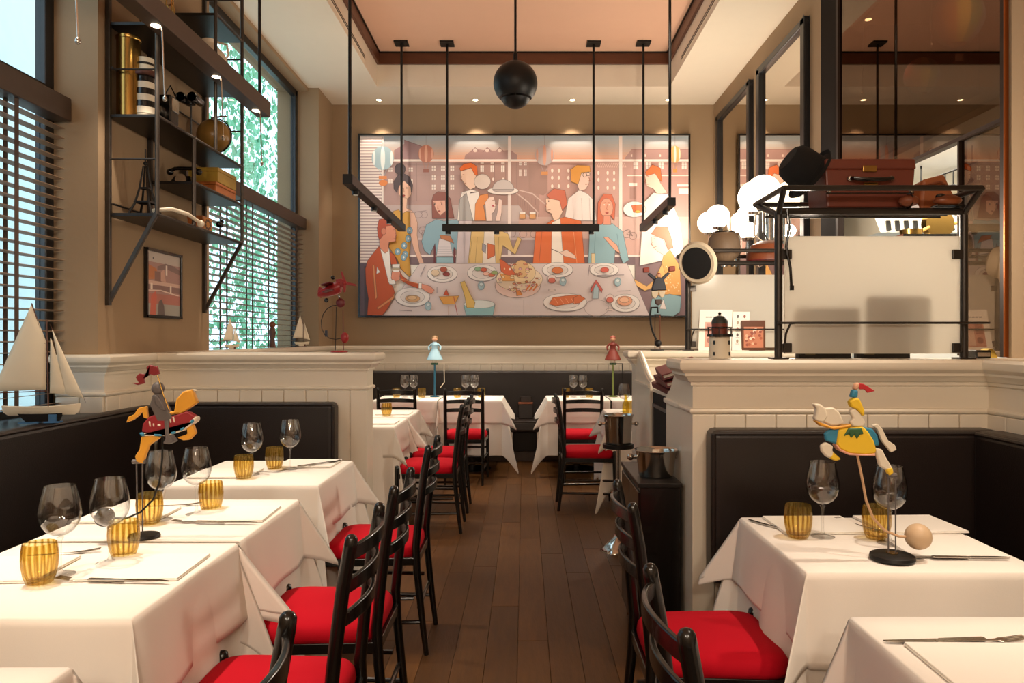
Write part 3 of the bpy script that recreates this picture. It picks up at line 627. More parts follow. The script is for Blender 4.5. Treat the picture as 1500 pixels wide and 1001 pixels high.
track_bar('black pendant light bar in front of the centre of the painting', (-.89, 8.25), (.815, 8.25), 2.605, [(-.84, 8.25), (.755, 8.25)], [(-.83, 8.25, -.55, 8.1, pb, 70), (.73, 8.25, .55, 8.1, pb, 70), (-.3, 8.25, -1.2, 8.1, pb, 60)])
track_bar('black pendant light bar running towards the viewer on the left', (-1.335, 8.28), (-1.335, 5.72), 2.605, [(-1.335, 8.24), (-1.335, 5.80)], [(-1.335, 6.0, -1.25, 5.8, pb, 70), (-1.335, 6.75, -1.25, 6.5, pb, 70), (-1.335, 7.5, -1.2, 8.0, pb, 60)])
track_bar('black pendant light bar running towards the viewer on the right', (1.295, 8.28), (1.295, 6.66), 2.605, [(1.295, 8.24), (1.295, 6.74)], [(1.295, 6.95, 1.0, 6.5, pb, 70), (1.295, 7.5, 1.0, 7.9, pb*.5, 50)])
# ceiling spots over the near tables (above the frame)
for i, (x, y, ax, ay, sp, k) in enumerate(((-1.95, 1.0, -1.35, 1.5, 40, .8), (-1.9, 2.3, -1.28, 2.05, 36, 1), (-1.9, 2.7, -1.25, 2.7, 36, 1), (-1.85, 3.9, -1.25, 3.6, 34, 1.0), (1.9, 2.2, 1.15, 2.42, 38, 1), (1.9, 1.2, 1.15, 1.4, 40, .8))):
    d = thing('ceiling_spotlight', 'black adjustable ceiling spotlight above the %s' % ['bottom left corner table', 'nearest large left table', 'second left table', 'table before the corner banquette', 'right table with the horse toy', 'bottom right corner table'][i], 'spotlight', (x, y, 4.22), group='black ceiling spotlights over the near tables')
    MB().lathe([(.05, .018), (.05, 0), (.02, 0), (.02, -.04), (.045, -.05), (.045, -.14), (.038, -.14), (.038, -.10), (0, -.10)], 20).build('housing', M_blackmetal, d, smooth=True)
    MB().lathe([(0, -.105), (.037, -.105)], 16).build('lens', M_lens, d)
    lamp('bulb', 'SPOT', (0, 0, -.16), POW['table']*k, WARM2, d, spot=sp, blend=.6, size=.035, aim=(ax-x, ay-y, -3.46))
for i, x in enumerate((-1.2, 0, 1.2)):  # spotlights added out of view to brighten the painting
    d = thing('ceiling_spotlight', ['black ceiling spotlight in the tray aimed at the left of the painting', 'black ceiling spotlight in the tray aimed at the middle of the painting', 'black ceiling spotlight in the tray aimed at the right of the painting'][i], 'spotlight', (x, 5.7, 4.60), group='black ceiling spotlights over the near tables')
    MB().lathe([(.05, .018), (.05, 0), (.02, 0), (.02, -.04), (.045, -.05), (.045, -.14), (.038, -.14), (.038, -.10), (0, -.10)], 20).build('housing', M_blackmetal, d, smooth=True)
    lamp('bulb', 'SPOT', (0, 0, -.16), POW['art'], WARM2, d, spot=30, blend=1.0, size=.035, aim=(x*.12, 3.43, -1.75))
# black sphere pendant
p = thing('sphere_pendant', 'black globe pendant lamp with a small cap hanging below, at the ceiling centre', 'pendant light', (*px(755, 122, 5.5)[:2], px(755, 122, 5.5)[2]))
r = .160
MB().lathe([(0, r), (.03, r*.985)]+[(r*sin(a), r*cos(a)) for a in [.3+.1*k for k in range(20)] if a < 2.28]+[(r*.74, -.108), (r*.70, -.10), (.02, -.06)], 40).build('globe_shade', M_blackmetal, p, smooth=True, angle=50)
MB().lathe([(0, -.185), (.04, -.178), (.08, -.155), (.100, -.128), (.106, -.118), (.10, -.116), (0, -.12)], 36).build('lower_cap', M_blackmetal, p, smooth=True, angle=50)
MB().tube([(0, 0, -.12), (0, 0, -.06)], .008, 8).build('link', M_chrome, p)
MB().tube([(0, 0, r*.98), (0, 0, ZT-p.location[2])], .009, 8).lathe([(.016, r-.01), (.016, r+.05), (.009, r+.07)], 12).build('rod', M_blackmetal, p, smooth=True)
MB().lathe([(.06, 0), (.06, -.02), (0, -.02)], 24, (0, 0, ZT-p.location[2]-.001)).build('ceiling_plate', M_blackmetal, p, smooth=True)
# globe wall lamps
M_globe = emis('opal_globe', (1, .86, .66), 5.5)
def globe_lamp(lab, y0, globes, zlow):
    t = thing('globe_wall_lamp', lab, 'wall lamp', (XR-.005, y0, 2.3), group='opal globe wall lamps')
    part(t, 'back_plate', M_chrome, MB().box(XR-.03, XR-.002, y0-.05, y0+.05, zlow-.1, 2.75), bevel=.004)
    part(t, 'stem', M_chrome, MB().tube([(XR-.07, y0, zlow-.25), (XR-.07, y0, 2.55)], .035, 16), smooth=True)
    for x, y, z, r in globes:
        part(t, 'arm', M_chrome, MB().tube([(XR-.07, y0, z-r-.24), (XR-.10, y0+(y-y0)*.5, z-r-.28), (x, y, z-r-.2), (x, y, z-r-.02)], .008, 8), smooth=True)
        part(t, 'holder', M_chrome, MB().lathe([(.05, -.01), (.06, .015), (.02, .02)], 20, (x, y, z-r)), smooth=True)
        part(t, 'globe', M_globe, MB().ball((x, y, z), r, 28, 18), smooth=True)
        lamp('bulb', 'POINT', (x-t.location[0]-r*1.25, y-t.location[1], z-t.location[2]), POW['globe'], WARM2, t, size=.06)
    return t
globe_lamp('wall lamp with a pair of glowing opal globes, at the mirror by the back wall', 8.45, [(2.12, 8.30, 2.735, .128), (2.10, 8.62, 2.715, .128)], 2.45)
globe_lamp('wall lamp with glowing opal globes between mirror and tinted panel, behind the hat', 6.9, [(2.10, 6.66, 2.685, .150), (2.12, 6.98, 2.70, .150), (2.14, 7.25, 2.43, .085)], 2.35)
# beams with downlights along both sides, each with little drop bulbs
def beam_light(lab, X, y0, y1, z, rods, lens, side, dl=.385):
    t = thing('linear_beam_light', lab, 'pendant light', (X, (y0+y1)/2, z+.05), group='long brown beam lights')
    part(t, 'beam', M_box, MB().box(X-.05, X+.05, y0, y1, z, z+.115), bevel=.003)
    for y in rods: part(t, 'rod', M_blackmetal, MB().tube([(X+.008, y, z+.105), (X+.008, y, ZC if side < 0 else 4.3)], .012, 8), smooth=True)
    for y in lens:
        part(t, 'lens', M_lens, MB().lathe([(0, 0), (.024, 0), (.026, .004)], 16, (X, y, z-.003)))
        q = X-side*.025
        part(t, 'drop_rod', M_chrome, MB().tube([(q, y+.02, z), (q-side*.01, y+.03, z-dl+.015)], .004, 6)); part(t, 'drop_bulb', M_chrome, MB().ball((q-side*.01, y+.03, z-dl), .012, 10, 8, (1, 1, 1.4)), smooth=True)
        lamp('bulb', 'SPOT', (0, y-(y0+y1)/2, -.08), POW['beam'], WARM2, t, spot=80, blend=.6, size=.02, aim=(side*.1, y-(y0+y1)/2, -3))
beam_light('long dark brown beam light hanging before the wall shelving, with drop bulbs', -1.985, 2.2, 5.78, 3.085, (5.66, 3.0), (3.28, 4.08, 4.88, 5.60), -1)
beam_light('dark brown beam light hanging behind the tinted glass at the top right', 2.62, 3.3, 5.93, 3.83, (4.3, 5.5), (5.77, 4.79, 3.8), 1, .56)
# made-up globe lamps behind the viewer, added as fill light
for i, (x, y) in enumerate(((-.9, -1.2), (.9, -1.2), (0, -2.2))):
    d = thing('globe_pendant', ['opal globe pendant in the room behind the viewer, window side', 'opal globe pendant in the room behind the viewer, booth side', 'opal globe pendant in the room behind the viewer, rearmost'][i], 'pendant light', (x, y, 3.0), group='opal globe pendants behind the viewer')
    MB().ball((0, 0, 0), .16, 24, 14).build('globe', M_globe, d, smooth=True); MB().tube([(0, 0, .16), (0, 0, 1.2)], .006, 6).build('cord', M_blackmetal, d)
    lamp('bulb', 'POINT', (0, 0, -.24), POW['rear'], WARM2, d, size=.12)
lamp('booth_light', 'POINT', (1.6, 4.3, 1.95), POW['desk'], WARM2, size=.08)
# ------------------------------------------------------------------ glasses, tumblers, napkins, cutlery
ZT_ = .7635
def make_wine(lab):
    t = thing('wine_glass', lab, 'wine glass', (0, 0, 0), group='stemmed wine glasses')
    pr = [(.0, .1045), (.018, .108), (.034, .119), (.046, .137), (.0515, .158), (.051, .175), (.047, .200), (.0415, .224), (.0375, .240), (.0365, .240), (.0405, .224), (.046, .200), (.050, .175), (.0505, .158), (.045, .138), (.033, .1205), (.017, .1095), (0, .107)]
    MB().lathe(pr, 32).build('bowl', M_glass, t, smooth=True, angle=60)
    MB().lathe([(0, 0), (.037, 0), (.0375, .0015), (.036, .003), (.018, .006), (.0065, .011), (.0042, .02), (.0038, .06), (.0046, .092), (.009, .1005), (0, .1045)], 28).build('stem_and_foot', M_glass, t, smooth=True, angle=60)
    return t
def make_tumbler(lab):
    t = thing('amber_tumbler', lab, 'tumbler', (0, 0, 0), group='ribbed amber glass tumblers')
    pr = [(0, 0), (.026, 0), (.031, .003), (.037, .02), (.0415, .045), (.0425, .065), (.041, .088), (.0385, .105), (.0365, .105), (.039, .088), (.0405, .065), (.039, .045), (.034, .022), (.027, .010), (0, .009)]
    MB().lathe(pr, 72, rib=lambda a, z: .036*cos(16*a+z*12)).build('body', M_amber, t, smooth=True, angle=60)
    return t
PROTO = {}
def put(kind, maker, lab, x, y, z=ZT_, rz=0):
    if kind not in PROTO: o = maker(lab); PROTO[kind] = o; o.location = (x, y, z); o.rotation_euler = (0, 0, rz); return o
    return copy_tree(PROTO[kind], None, lab, (x, y, z), rz)
def P_(x, y): a = tpt(x, y); return a[0], a[1]
for lab, (x, y) in (('big wine glass at far left, beside the leftmost amber tumbler', (88, 843)), ('wine glass on the nearest large table, before the tumbler touching the knight toy', (161, 826)),
    ('wine glass behind the knight toy stand on the second left table', (236, 762)), ('wine glass beside the last amber tumbler of the second left table', (288, 754)),
    ('wine glass at the bench side of the table before the corner banquette', (369, 696)), ('wine glass at the aisle side of the table before the corner banquette', (425, 688)),
    ('wine glass left of the yellow horse toy', (1205, 787)), ('wine glass behind the stand of the yellow horse toy', (1303, 797))):
    put('wine', make_wine, lab, *P_(x, y))
for lab, (x, y) in (('leftmost amber tumbler, at the edge of the nearest large table', (58, 855)), ('amber tumbler in front of the knight toy base', (181, 816)),
    ('amber tumbler behind the two rods of the knight toy', (219, 768)), ('amber tumbler on the second left table, next to the fourth wine glass', (309, 748)),
    ('amber tumbler on the table before the corner banquette, nearer one', (357, 701)), ('amber tumbler on the table before the corner banquette, farther one', (402, 687)),
    ('amber tumbler at the left edge of the right table', (1169, 788)), ('amber tumbler behind the curved rod of the yellow horse toy', (1284, 790))):
    put('tumbler', make_tumbler, lab, *P_(x, y))
for i, (x, nm) in enumerate(((593, 'first'), (606, 'second'))): put('wine', make_wine, 'small wine glass on the far left back table, %s from left' % nm, (x-X0)*8.2/F, 8.2)
for x, nm in ((682, 'left'), (695, 'right')): put('wine', make_wine, '%s one of the two wine glasses left of the central gap at the back' % nm, (x-X0)*8.2/F, 8.2)
for x, nm in ((840, 'left'), (854, 'right')): put('wine', make_wine, '%s one of the two wine glasses right of the central gap at the back' % nm, (x-X0)*8.2/F, 8.2)
for x, lab in ((581, 'amber tumbler at far left of the back tables'), (618, 'amber tumbler beside the blue dressed doll toy'), (670, 'amber tumbler on the back table left of the gap, nearer the doll'), (705, 'amber tumbler on the back table left of the gap, nearer the aisle'),
    (829, 'amber tumbler on the back table right of the gap, nearer the aisle'), (863, 'amber tumbler on the back table right of the gap, nearer the booth')):
    put('tumbler', make_tumbler, lab, (x-X0)*8.12/F, 8.12)
put('tumbler', make_tumbler, 'amber tumbler on the table behind the left partition', -1.13, 6.22)
put('tumbler', make_tumbler, 'amber tumbler on the table behind the tall wine bucket', .90, 6.45)
put('wine', make_wine, 'wine glass on the table behind the tall wine bucket', .87, 6.6)
# napkins (folded twice: two leaves, a thread of shadow between)
def make_napkin(lab):
    t = thing('napkin', lab, 'napkin', (0, 0, 0), group='folded white napkins')
    MB().box(-.14, .14, -.115, .115, 0, .0035).build('lower_fold', M_paper, t, bevel=.0012); MB().box(-.139, .139, -.114, .114, .0038, .0075).build('upper_fold', M_paper, t, bevel=.0014)
    return t
def make_fork(lab):
    t = thing('fork', lab, 'fork', (0, 0, 0), group='steel table forks'); m = MB()
    n = 10; pts = [(-.095, .0055), (-.085, .0075), (-.06, .006), (-.02, .0038), (.02, .0034), (.036, .006), (.045, .0105), (.056, .0115)]
    m.ext(pts+[(x, -w) for x, w in pts[::-1]], .0018, plane='xy', pos=.003); m.build('handle', M_cutlery, t, bevel=.0006)
    q = MB()
    for k in range(4): y = -.0095+k*.00633; q.bar((.054, y, .003), (.098, y, .008), .0028, .0018)
    q.build('tines', M_cutlery, t); return t
def make_knife(lab):
    t = thing('table_knife', lab, 'knife', (0, 0, 0), group='steel table knives')
    MB().ext([(-.11, .005), (-.105, .0075), (-.06, .0065), (-.01, .0045), (-.01, -.0045), (-.06, -.0065), (-.105, -.0075), (-.11, -.005)], .004, plane='xy', pos=.0035).build('handle', M_cutlery, t, bevel=.001)
    MB().ext([(-.012, .004), (.01, .0095), (.08, .0095), (.105, .004), (.11, -.003), (.0, -.0045), (-.012, -.004)], .0014, plane='xy', pos=.0035).build('blade', M_cutlery, t); return t
def nap(lab, x, y, deg=0): put('nap', make_napkin, lab, x, y, ZT_, radians(deg))
def fork(lab, x, y, deg, z=ZT_): put('fork', make_fork, lab, x, y, z, radians(deg))
def knife(lab, x, y, deg, z=ZT_): put('knife', make_knife, lab, x, y, z, radians(deg))
nap('folded napkin at the aisle side of the nearest large left table', -1.055, 2.10, 2); fork('fork in front of the aisle-side napkin on the nearest large left table', -1.135, 1.985, 172); knife('knife in front of the aisle-side napkin on the nearest large left table', -1.03, 1.972, -4, ZT_+.004)
fork('fork between tumbler and wine glass at the left of the nearest large table', -1.36, 2.235, 20); nap('folded napkin at the left edge of the nearest large left table', -1.42, 2.08, 3)
nap('folded napkin at the aisle side of the second left table', -1.05, 2.735, 2); fork('fork before the aisle-side napkin of the second left table', -1.12, 2.61, 172); knife('knife before the aisle-side napkin of the second left table', -1.02, 2.598, -4, ZT_+.004)
fork('fork behind the knight toy on the second left table', -1.33, 2.88, 14); nap('folded napkin at the bench side of the second left table', -1.42, 2.72, 2)
nap('folded napkin at the far aisle corner of the table before the banquette', -1.09, 3.84, 0); fork('fork on the far napkin of the table before the corner banquette', -1.0, 3.80, 50, ZT_+.008); knife('knife on the far napkin of the table before the corner banquette', -1.035, 3.79, 48, ZT_+.008)
nap('folded napkin at the window side of the table before the banquette', -1.40, 3.56, 2); fork('fork beside the nearer tumbler at the corner banquette', -1.22, 3.60, 20)
nap('folded napkin on the right table at the right edge, by the ball', 1.27, 2.31, -2); fork('fork before the napkin near the pale ball of the horse toy', 1.19, 2.195, 176); knife('knife before the napkin near the pale ball of the horse toy', 1.285, 2.18, -2, ZT_+.004)
nap('folded napkin at the bench side of the right table, behind tumbler and glass', .985, 2.575, 1); knife('knife left of the bench-side napkin on the right table', .835, 2.56, 118); fork('fork right of the bench-side napkin on the right table', 1.135, 2.575, 112)
nap('folded napkin on the far right corner of the right table', 1.31, 2.585, 2)
nap('folded napkin on the bottom right corner table', .925, 1.455, -1); fork('fork lying behind the napkin on the bottom right corner table', .955, 1.588, 3, ZT_+.001); knife('knife lying under the fork on the bottom right corner table', .862, 1.592, -177)
for lab, x, y in (('folded napkin on the far left back table', -1.23, 7.93), ('folded napkin on the back table left of the central gap', -.56, 7.93), ('folded napkin on the back table right of the central gap', .56, 7.93), ('folded napkin on the nearer table behind the left partition', -1.10, 5.72), ('folded napkin on the farther table behind the left partition', -1.10, 6.42)): nap(lab, x, y)
# carafe and bucket things
M_oil = thin_glass('yellow_oil_glass', (.96, .90, .50), 1.2, edge=(.62, .48, .06), diffuse=.12, dcol=(.9, .70, .10), ior=1.5)
c = thing('oil_carafe', 'small carafe of yellow oil with a curled handle beside the wine bucket', 'carafe', (.845, 6.30, ZT_))
MB().lathe([(0, 0), (.028, 0), (.03, .01), (.03, .09), (.014, .12), (.012, .16), (.018, .17), (.010, .16), (.012, .12), (.026, .088), (.026, .012), (0, .008)], 20).build('body', M_oil, c, smooth=True)
MB().tube([(.012, 0, .155), (.05, 0, .15), (.055, 0, .10), (.03, 0, .07)], .004, 6).build('handle', M_glass, c, smooth=True)
def bucket(lab, x, y, z, r, h, stand=False):
    t = thing('wine_bucket', lab, 'wine bucket', (x, y, z), group='steel wine buckets')
    MB().lathe([(0, .004), (r*.80, 0), (r*.82, .004), (r*.95, h*.9), (r*1.03, h), (r*1.06, h*1.0), (r*1.03, h*1.02), (r*.98, h*.99), (r*.9, h*.9), (r*.78, .01), (0, .012)], 40).build('bowl', M_chrome, t, smooth=True, angle=50)
    for s in (-1, 1):
        k = MB().tube([(s*r*.93, 0, h*.72), (s*r*1.14, 0, h*.72)], .008, 8).ball((s*r*1.22, 0, h*.72), .016, 14, 8); k.build('handle_knob', M_chrome, t, smooth=True)
    if stand:
        MB().lathe([(r*.86, -.012), (r*1.04, -.012), (r*1.04, .014), (r*.86, .014)], 36, closed=True).build('carrying_ring', M_blackmetal, t, smooth=True, angle=40)
        MB().lathe([(.016, -z+.12), (.016, -.01)], 14).build('pole', M_chrome, t, smooth=True)
        MB().lathe([(.115, -z), (.112, -z+.012), (.07, -z+.05), (.03, -z+.09), (.018, -z+.125), (0, -z+.125)], 28, rib=lambda a, q: .05*cos(6*a)).build('foot', M_chrome, t, smooth=True)
    return t
bucket('tall steel wine bucket on a pole stand beside the right back tables', .62, 5.0, .690, .098, .205, True)
bucket('low steel wine bucket standing on the black service cabinet', .603, 3.47, .773, .096, .118)
# ------------------------------------------------------------------ the painting: flat print of many colour shapes
class Print:
    def __init__(s, o, conv): s.V = []; s.Fc = []; s.C = []; s.k = 0; s.conv = conv; s.out = False
    def poly(s, pts, col):
        n = len(s.V); s.k += 1; s.V += [s.conv(x, y, s.k) for x, y in pts]; s.Fc.append(tuple(range(n, n+len(pts)))); s.C.append(lin(col))
        if s.out and max(p[0] for p in pts)-min(p[0] for p in pts) > 3:
            s.out = False; c = '#%02x%02x%02x' % tuple(int(int(col[i:i+2], 16)*.62) for i in (1, 3, 5)); s.line(list(pts)+[pts[0]], .55, c); s.out = True
    def rect(s, x0, y0, x1, y1, col): s.poly([(x0, y0), (x1, y0), (x1, y1), (x0, y1)], col)
    def ell(s, x, y, rx, ry, col, n=22, a0=0, a1=2*pi): s.poly([(x+rx*cos(a0+(a1-a0)*i/n), y+ry*sin(a0+(a1-a0)*i/n)) for i in range(n if a1-a0 > 6.2 else n+1)], col)
    def line(s, pts, w, col):
        keep, s.out = s.out, False
        for a, b in zip(pts, pts[1:]):
            dx, dy = b[0]-a[0], b[1]-a[1]; l = hypot(dx, dy) or 1; ox, oy = -dy/l*w/2, dx/l*w/2; ex, ey = dx/l*w*.25, dy/l*w*.25
            s.poly([(a[0]+ox-ex, a[1]+oy-ey), (b[0]+ox+ex, b[1]+oy+ey), (b[0]-ox+ex, b[1]-oy+ey), (a[0]-ox-ex, a[1]-oy-ey)], col)
        s.out = keep
    def ring(s, x, y, rx, ry, w, col, n=18): s.line([(x+rx*cos(2*pi*i/n), y+ry*sin(2*pi*i/n)) for i in range(n+1)], w, col)
    def build(s, name, parent):
        me = bpy.data.meshes.new(name); me.from_pydata(s.V, [], s.Fc)
        at = me.color_attributes.new('print', 'FLOAT_COLOR', 'CORNER'); i = 0
        for f, c in zip(me.polygons, s.C):
            for _ in range(f.loop_total): at.data[i].color = (*c, 1); i += 1
        me.materials.append(vcol('printed_ink', .45)); o = bpy.data.objects.new(name, me); COL.objects.link(o); o.parent = parent; return o
YP = 9.118; KP = 9.13/F
pt = thing('framed_painting', 'wide framed illustration of diners around a laid table, on the back wall', 'painting', (0, 9.14, 2.76))
x0, x1 = (528-X0)*KP, (1008-X0)*KP; z0, z1 = 1.4-(462.5-Y0)*KP, 1.4-(199.5-Y0)*KP
part(pt, 'canvas', M_paper, MB().box(x0, x1, 9.12, 9.199, z0, z1))
fr = MB(); fr.box(x0-.022, x0, 9.10, 9.15, z0-.022, z1+.022); fr.box(x1, x1+.022, 9.10, 9.15, z0-.022, z1+.022); fr.box(x0, x1, 9.10, 9.15, z1, z1+.022); fr.box(x0, x1, 9.10, 9.15, z0-.022, z0); part(pt, 'frame', M_black, fr)
G = Print(pt, lambda x, y, k: ((x-X0)*KP-pt.location[0], YP-k*1.6e-5-pt.location[1], 1.4-(y-Y0)*KP-pt.location[2]))
def cr(ox, oy, s=7.414): return lambda *p: [(ox+a/s, oy+b/s) for a, b in p]
A, B, C, D, E_, G_ = cr(525, 195), cr(525, 330), cr(680, 195), cr(680, 330), cr(840, 195), cr(840, 330)
Q1, Q2 = cr(500, 180, 3.336), cr(740, 180, 3.336)
def mixc(a, b, t):
    a, b = [[int(h[i:i+2], 16) for i in (1, 3, 5)] for h in (a, b)]; return '#%02x%02x%02x' % tuple(int(p+(q-p)*t) for p, q in zip(a, b))
for i in range(10): G.rect(528, 199.5+i*4, 1008, 203.5+i*4, mixc('#aeb9c0', '#e6a07c', min(1, (i/9)**1.3)))
G.rect(528, 238, 1008, 320, '#ad8d88'); G.rect(700, 238, 790, 320, '#a98379'); G.rect(790, 236, 905, 330, '#bf958a'); G.rect(905, 234, 1008, 330, '#bd938a')
G.poly(A((500, 78), (700, 150), (700, 320), (390, 320), (390, 190), (500, 120)), '#a07f80'); G.line(A((500, 78), (700, 150)), .8, '#7e6569')
G.poly(C((10, 245), (110, 170), (220, 190), (250, 155), (300, 195), (345, 195), (385, 158), (430, 195), (500, 185), (575, 240), (575, 310), (0, 310)), '#a5827e')
for x in (120, 250, 385): G.line(C((x-40, 205), (x, 160), (x+40, 205)), .7, '#7b5e5e'); G.ell(*C((x, 192))[0], 3, 2.6, '#d8bfb4')
G.poly(E_((555, 275), (630, 180), (1245, 180), (1245, 300), (555, 300)), '#b08a83'); G.line(E_((630, 180), (1245, 180)), .7, '#8a6866')
for x in (630, 780, 940): G.rect(*E_((x-8, 235))[0], *E_((x+8, 260))[0], '#ead2c6')
G.poly(C((700, 330), (905, 360), (905, 640), (860, 680), (700, 640)), '#a37d72')
# facades: windows
def win(x, y, w, h, fr='#e8d9d0', pane='#cdbcb8'): G.rect(x-w/2, y-h/2, x+w/2, y+h/2, fr); G.line([(x, y-h/2), (x, y+h/2)], .5, '#9a7f7d'); G.line([(x-w/2, y), (x+w/2, y)], .5, '#9a7f7d')
for x in (820, 920, 1020):
    for y in (385, 487, 590): win(*A((x, y))[0], 5.6, 7)
for x in (350, 570):
    for y in (400, 525): win(*A((x, y))[0], 6, 6)
for x in (195, 305, 420): win(*C((x, 390))[0], 5, 9.5, '#f0e2d8'); G.rect(*C((x-18, 320))[0], *C((x+18, 340))[0], '#e2cfc6')
for x in (608, 665):
    win(*C((x, 435))[0], 3.4, 9.5, '#eddcd2'); win(*C((x, 335))[0], 3.4, 5, '#eddcd2')
for x in (185, 245, 315, 425): G.ell(*C((x, 505))[0], 1.6, 2.4, '#ecd8cc')
for x in (955, 1028, 1130):
    for y in (410, 490, 580): G.ell(*C((x, y))[0], 1.7, 3, '#f2ddcf')
for x in (270, 370, 440):
    for y in (435, 512, 597): G.ell(*E_((x, y))[0], 1.6, 3, '#eed6c9')
for x in (675, 810, 950, 1200): win(*E_((x, 358))[0], 7, 10, '#f0dfd6')
G.rect(*E_((600, 545))[0], *E_((690, 578))[0], '#f3e4da'); G.rect(*E_((610, 590))[0], *E_((680, 720))[0], '#a67f76'); G.rect(*E_((1120, 560))[0], *E_((1245, 582))[0], '#f4e6dd'); G.rect(*E_((1140, 605))[0], *E_((1245, 665))[0], '#f2e0d6')
for y in (465,): G.rect(*E_((580, y-6))[0], *E_((1245, y+6))[0], '#efdcd1')
for x in (635, 770): G.line(A((x, 330), (x, 740)), .5, '#8b7170')
for x in (330, 450, 570, 715): G.line(C((x, 320), (x, 600)), .5, '#8b6e69')
for y in (350, 460, 740): G.line(A((530, y), (1200, y)), .5, '#8f7473')
for k in range(16): x = 250+k*20; G.line(E_((x, 330), (x+18, 375)), 1.0, '#d9b3a4')
# street, lower wall
G.rect(528, 301, 760, 352, '#b9a5a3'); G.poly(C((400, 790), (600, 795), (640, 860), (800, 960), (400, 960)), '#c3b0ac'); G.rect(760, 318, 1008, 352, '#c9a79d')
G.rect(528, 350, 1008, 376, '#a58d8d'); G.rect(905, 350, 1008, 376, '#c9a095'); G.rect(600, 349, 840, 352, '#c7b4b2')
for a in range(9): x = 655+a*40; G.line(C((x, 690-a*-9), (x, 790+a*-2)), .5, '#8a6c66') if a < 5 else None
G.line(C((560, 650), (690, 750), (800, 865)), 1.6, '#d2b7ad'); G.line(C((600, 625), (740, 660), (880, 775)), 1.6, '#d2b7ad'); G.line(C((800, 865), (790, 950)), 1.4, '#d2b7ad')
for k in range(9): G.line(C((585+k*25, 665+k*24), (585+k*25, 780+k*16)), .5, '#9a7a72')
for (x, y) in A((650, 890)): G.ring(x, y, 6, 4.5, .6, '#8a7a7c'); G.ring(x+9, y, 5, 4.5, .6, '#8a7a7c'); G.line([(x-6, y-4), (x+12, y-6)], .7, '#8a7a7c')
for q in (D((520, 90), (640, 100), (760, 100)), B((700, 60), (730, 100), (1120, 60))):
    for x, y in q: G.ring(x, y, 5.5, 5.5, .6, '#84706f'); G.line([(x-7, y-5), (x+6, y-6)], .6, '#84706f')
for x, y in G_((575, 100), (645, 120)): G.ring(x, y, 5.5, 5.5, .6, '#7a6664')
G.line(G_((560, 60), (600, 45), (640, 120), (575, 100), (620, 60)), .6, '#7a6664')
G.rect(545, 376, 1008, 388, '#766066'); G.rect(528, 386, 546, 462.5, '#655560'); G.rect(534, 390, 540, 462.5, '#4e434c'); G.rect(930, 376, 1008, 462.5, '#84696c')
# window bars and blinds in the picture
G.rect(528, 199.5, 561, 386, '#b59f9d')
for k in range(43): G.rect(528, 201+k*4.32, 561-2*(k % 2), 203.4+k*4.32, '#efe2da')
G.rect(559.8, 199.5, 562.2, 386, '#e9ddd6')
G.rect(562, 234, 1008, 237.2, '#efe0d8'); G.rect(744, 199.5, 748.6, 375, '#e9d9d2'); G.rect(906.5, 199.5, 911.2, 340, '#ecdad1'); G.rect(598, 373.6, 1008, 376.6, '#ecdcd6'); G.rect(528, 199.5, 1008, 200.6, '#e8dcd4')
def balloon(x, y, rx, ry, c1, c2, bk):
    G.line([(x, y-ry-14), (x, y-ry)], .4, '#8b7a78'); G.ell(x, y, rx, ry, c1)
    for i in range(-2, 3):
        if i % 2 == 0: G.ell(x+i*rx*.39, y, rx*(.20 if i == 0 else .12), ry*sqrt(max(.05, 1-(i*.39)**2))*.99, c2)
    G.line([(x-rx*.4, y+ry*.9), (x-1.5, y+ry+9)], .5, c1); G.line([(x+rx*.4, y+ry*.9), (x+1.5, y+ry+9)], .5, c1); G.rect(x-rx*.36, y+ry+9, x+rx*.36, y+ry+14, bk)
balloon(*A((268, 275))[0], 16.3, 17.4, '#a8c0c8', '#eaf0ee', '#dd8a4e'); G.ell(*A((272, 545))[0], 6.5, 4.4, '#dc8547')
balloon(*A((737, 230))[0], 11.4, 13, '#c07a63', '#e2aa90', '#94574a'); balloon(*C((872, 245))[0], 13.8, 15, '#b9a8a6', '#d49a82', '#cf8b4f'); balloon(*E_((1100, 235))[0], 8.5, 12.5, '#e4a968', '#f4e0cf', '#dd924e')
# figures behind the table
G.out = True
SK = '#e6b9a0'
# woman with the bun, yellow dress
G.ell(*A((455, 395))[0], 7.8, 8.4, '#43363c'); G.poly(A((388, 610), (385, 530), (430, 465), (490, 440), (560, 480), (592, 570), (585, 650), (500, 530), (440, 580), (420, 650)), '#4a3b41')
G.poly(A((450, 575), (500, 522), (570, 590), (576, 670), (530, 732), (470, 722), (436, 650)), SK); G.poly(A((468, 700), (532, 710), (526, 820), (590, 850), (560, 900), (440, 880), (470, 830)), SK)
G.ell(*A((495, 683))[0], 1.8, 1.1, '#b4403a'); G.ell(*A((528, 600))[0], 1.2, .9, '#3a3034'); G.ell(*A((478, 605))[0], 1.2, .9, '#3a3034')
G.poly(B((335, 240), (380, -60), (385, -150), (440, -165), (480, -120), (530, -150), (565, -140), (590, 0), (555, 330), (572, 545), (555, 565), (460, 470), (430, 380)), '#cf9a3f')
G.poly(B((560, -140), (610, -130), (645, -20), (640, 110), (665, 280), (712, 412), (665, 420), (600, 250), (570, 120)), '#dcae97')
for x, y in ((430, 290), (500, 225), (512, 320), (545, 150), (495, 350), (560, 60)): G.ell(*B((x, y))[0], 4.2, 5, '#82a8bd'); G.ell(*B((x, y))[0], 1.6, 2, '#dfe8ea')
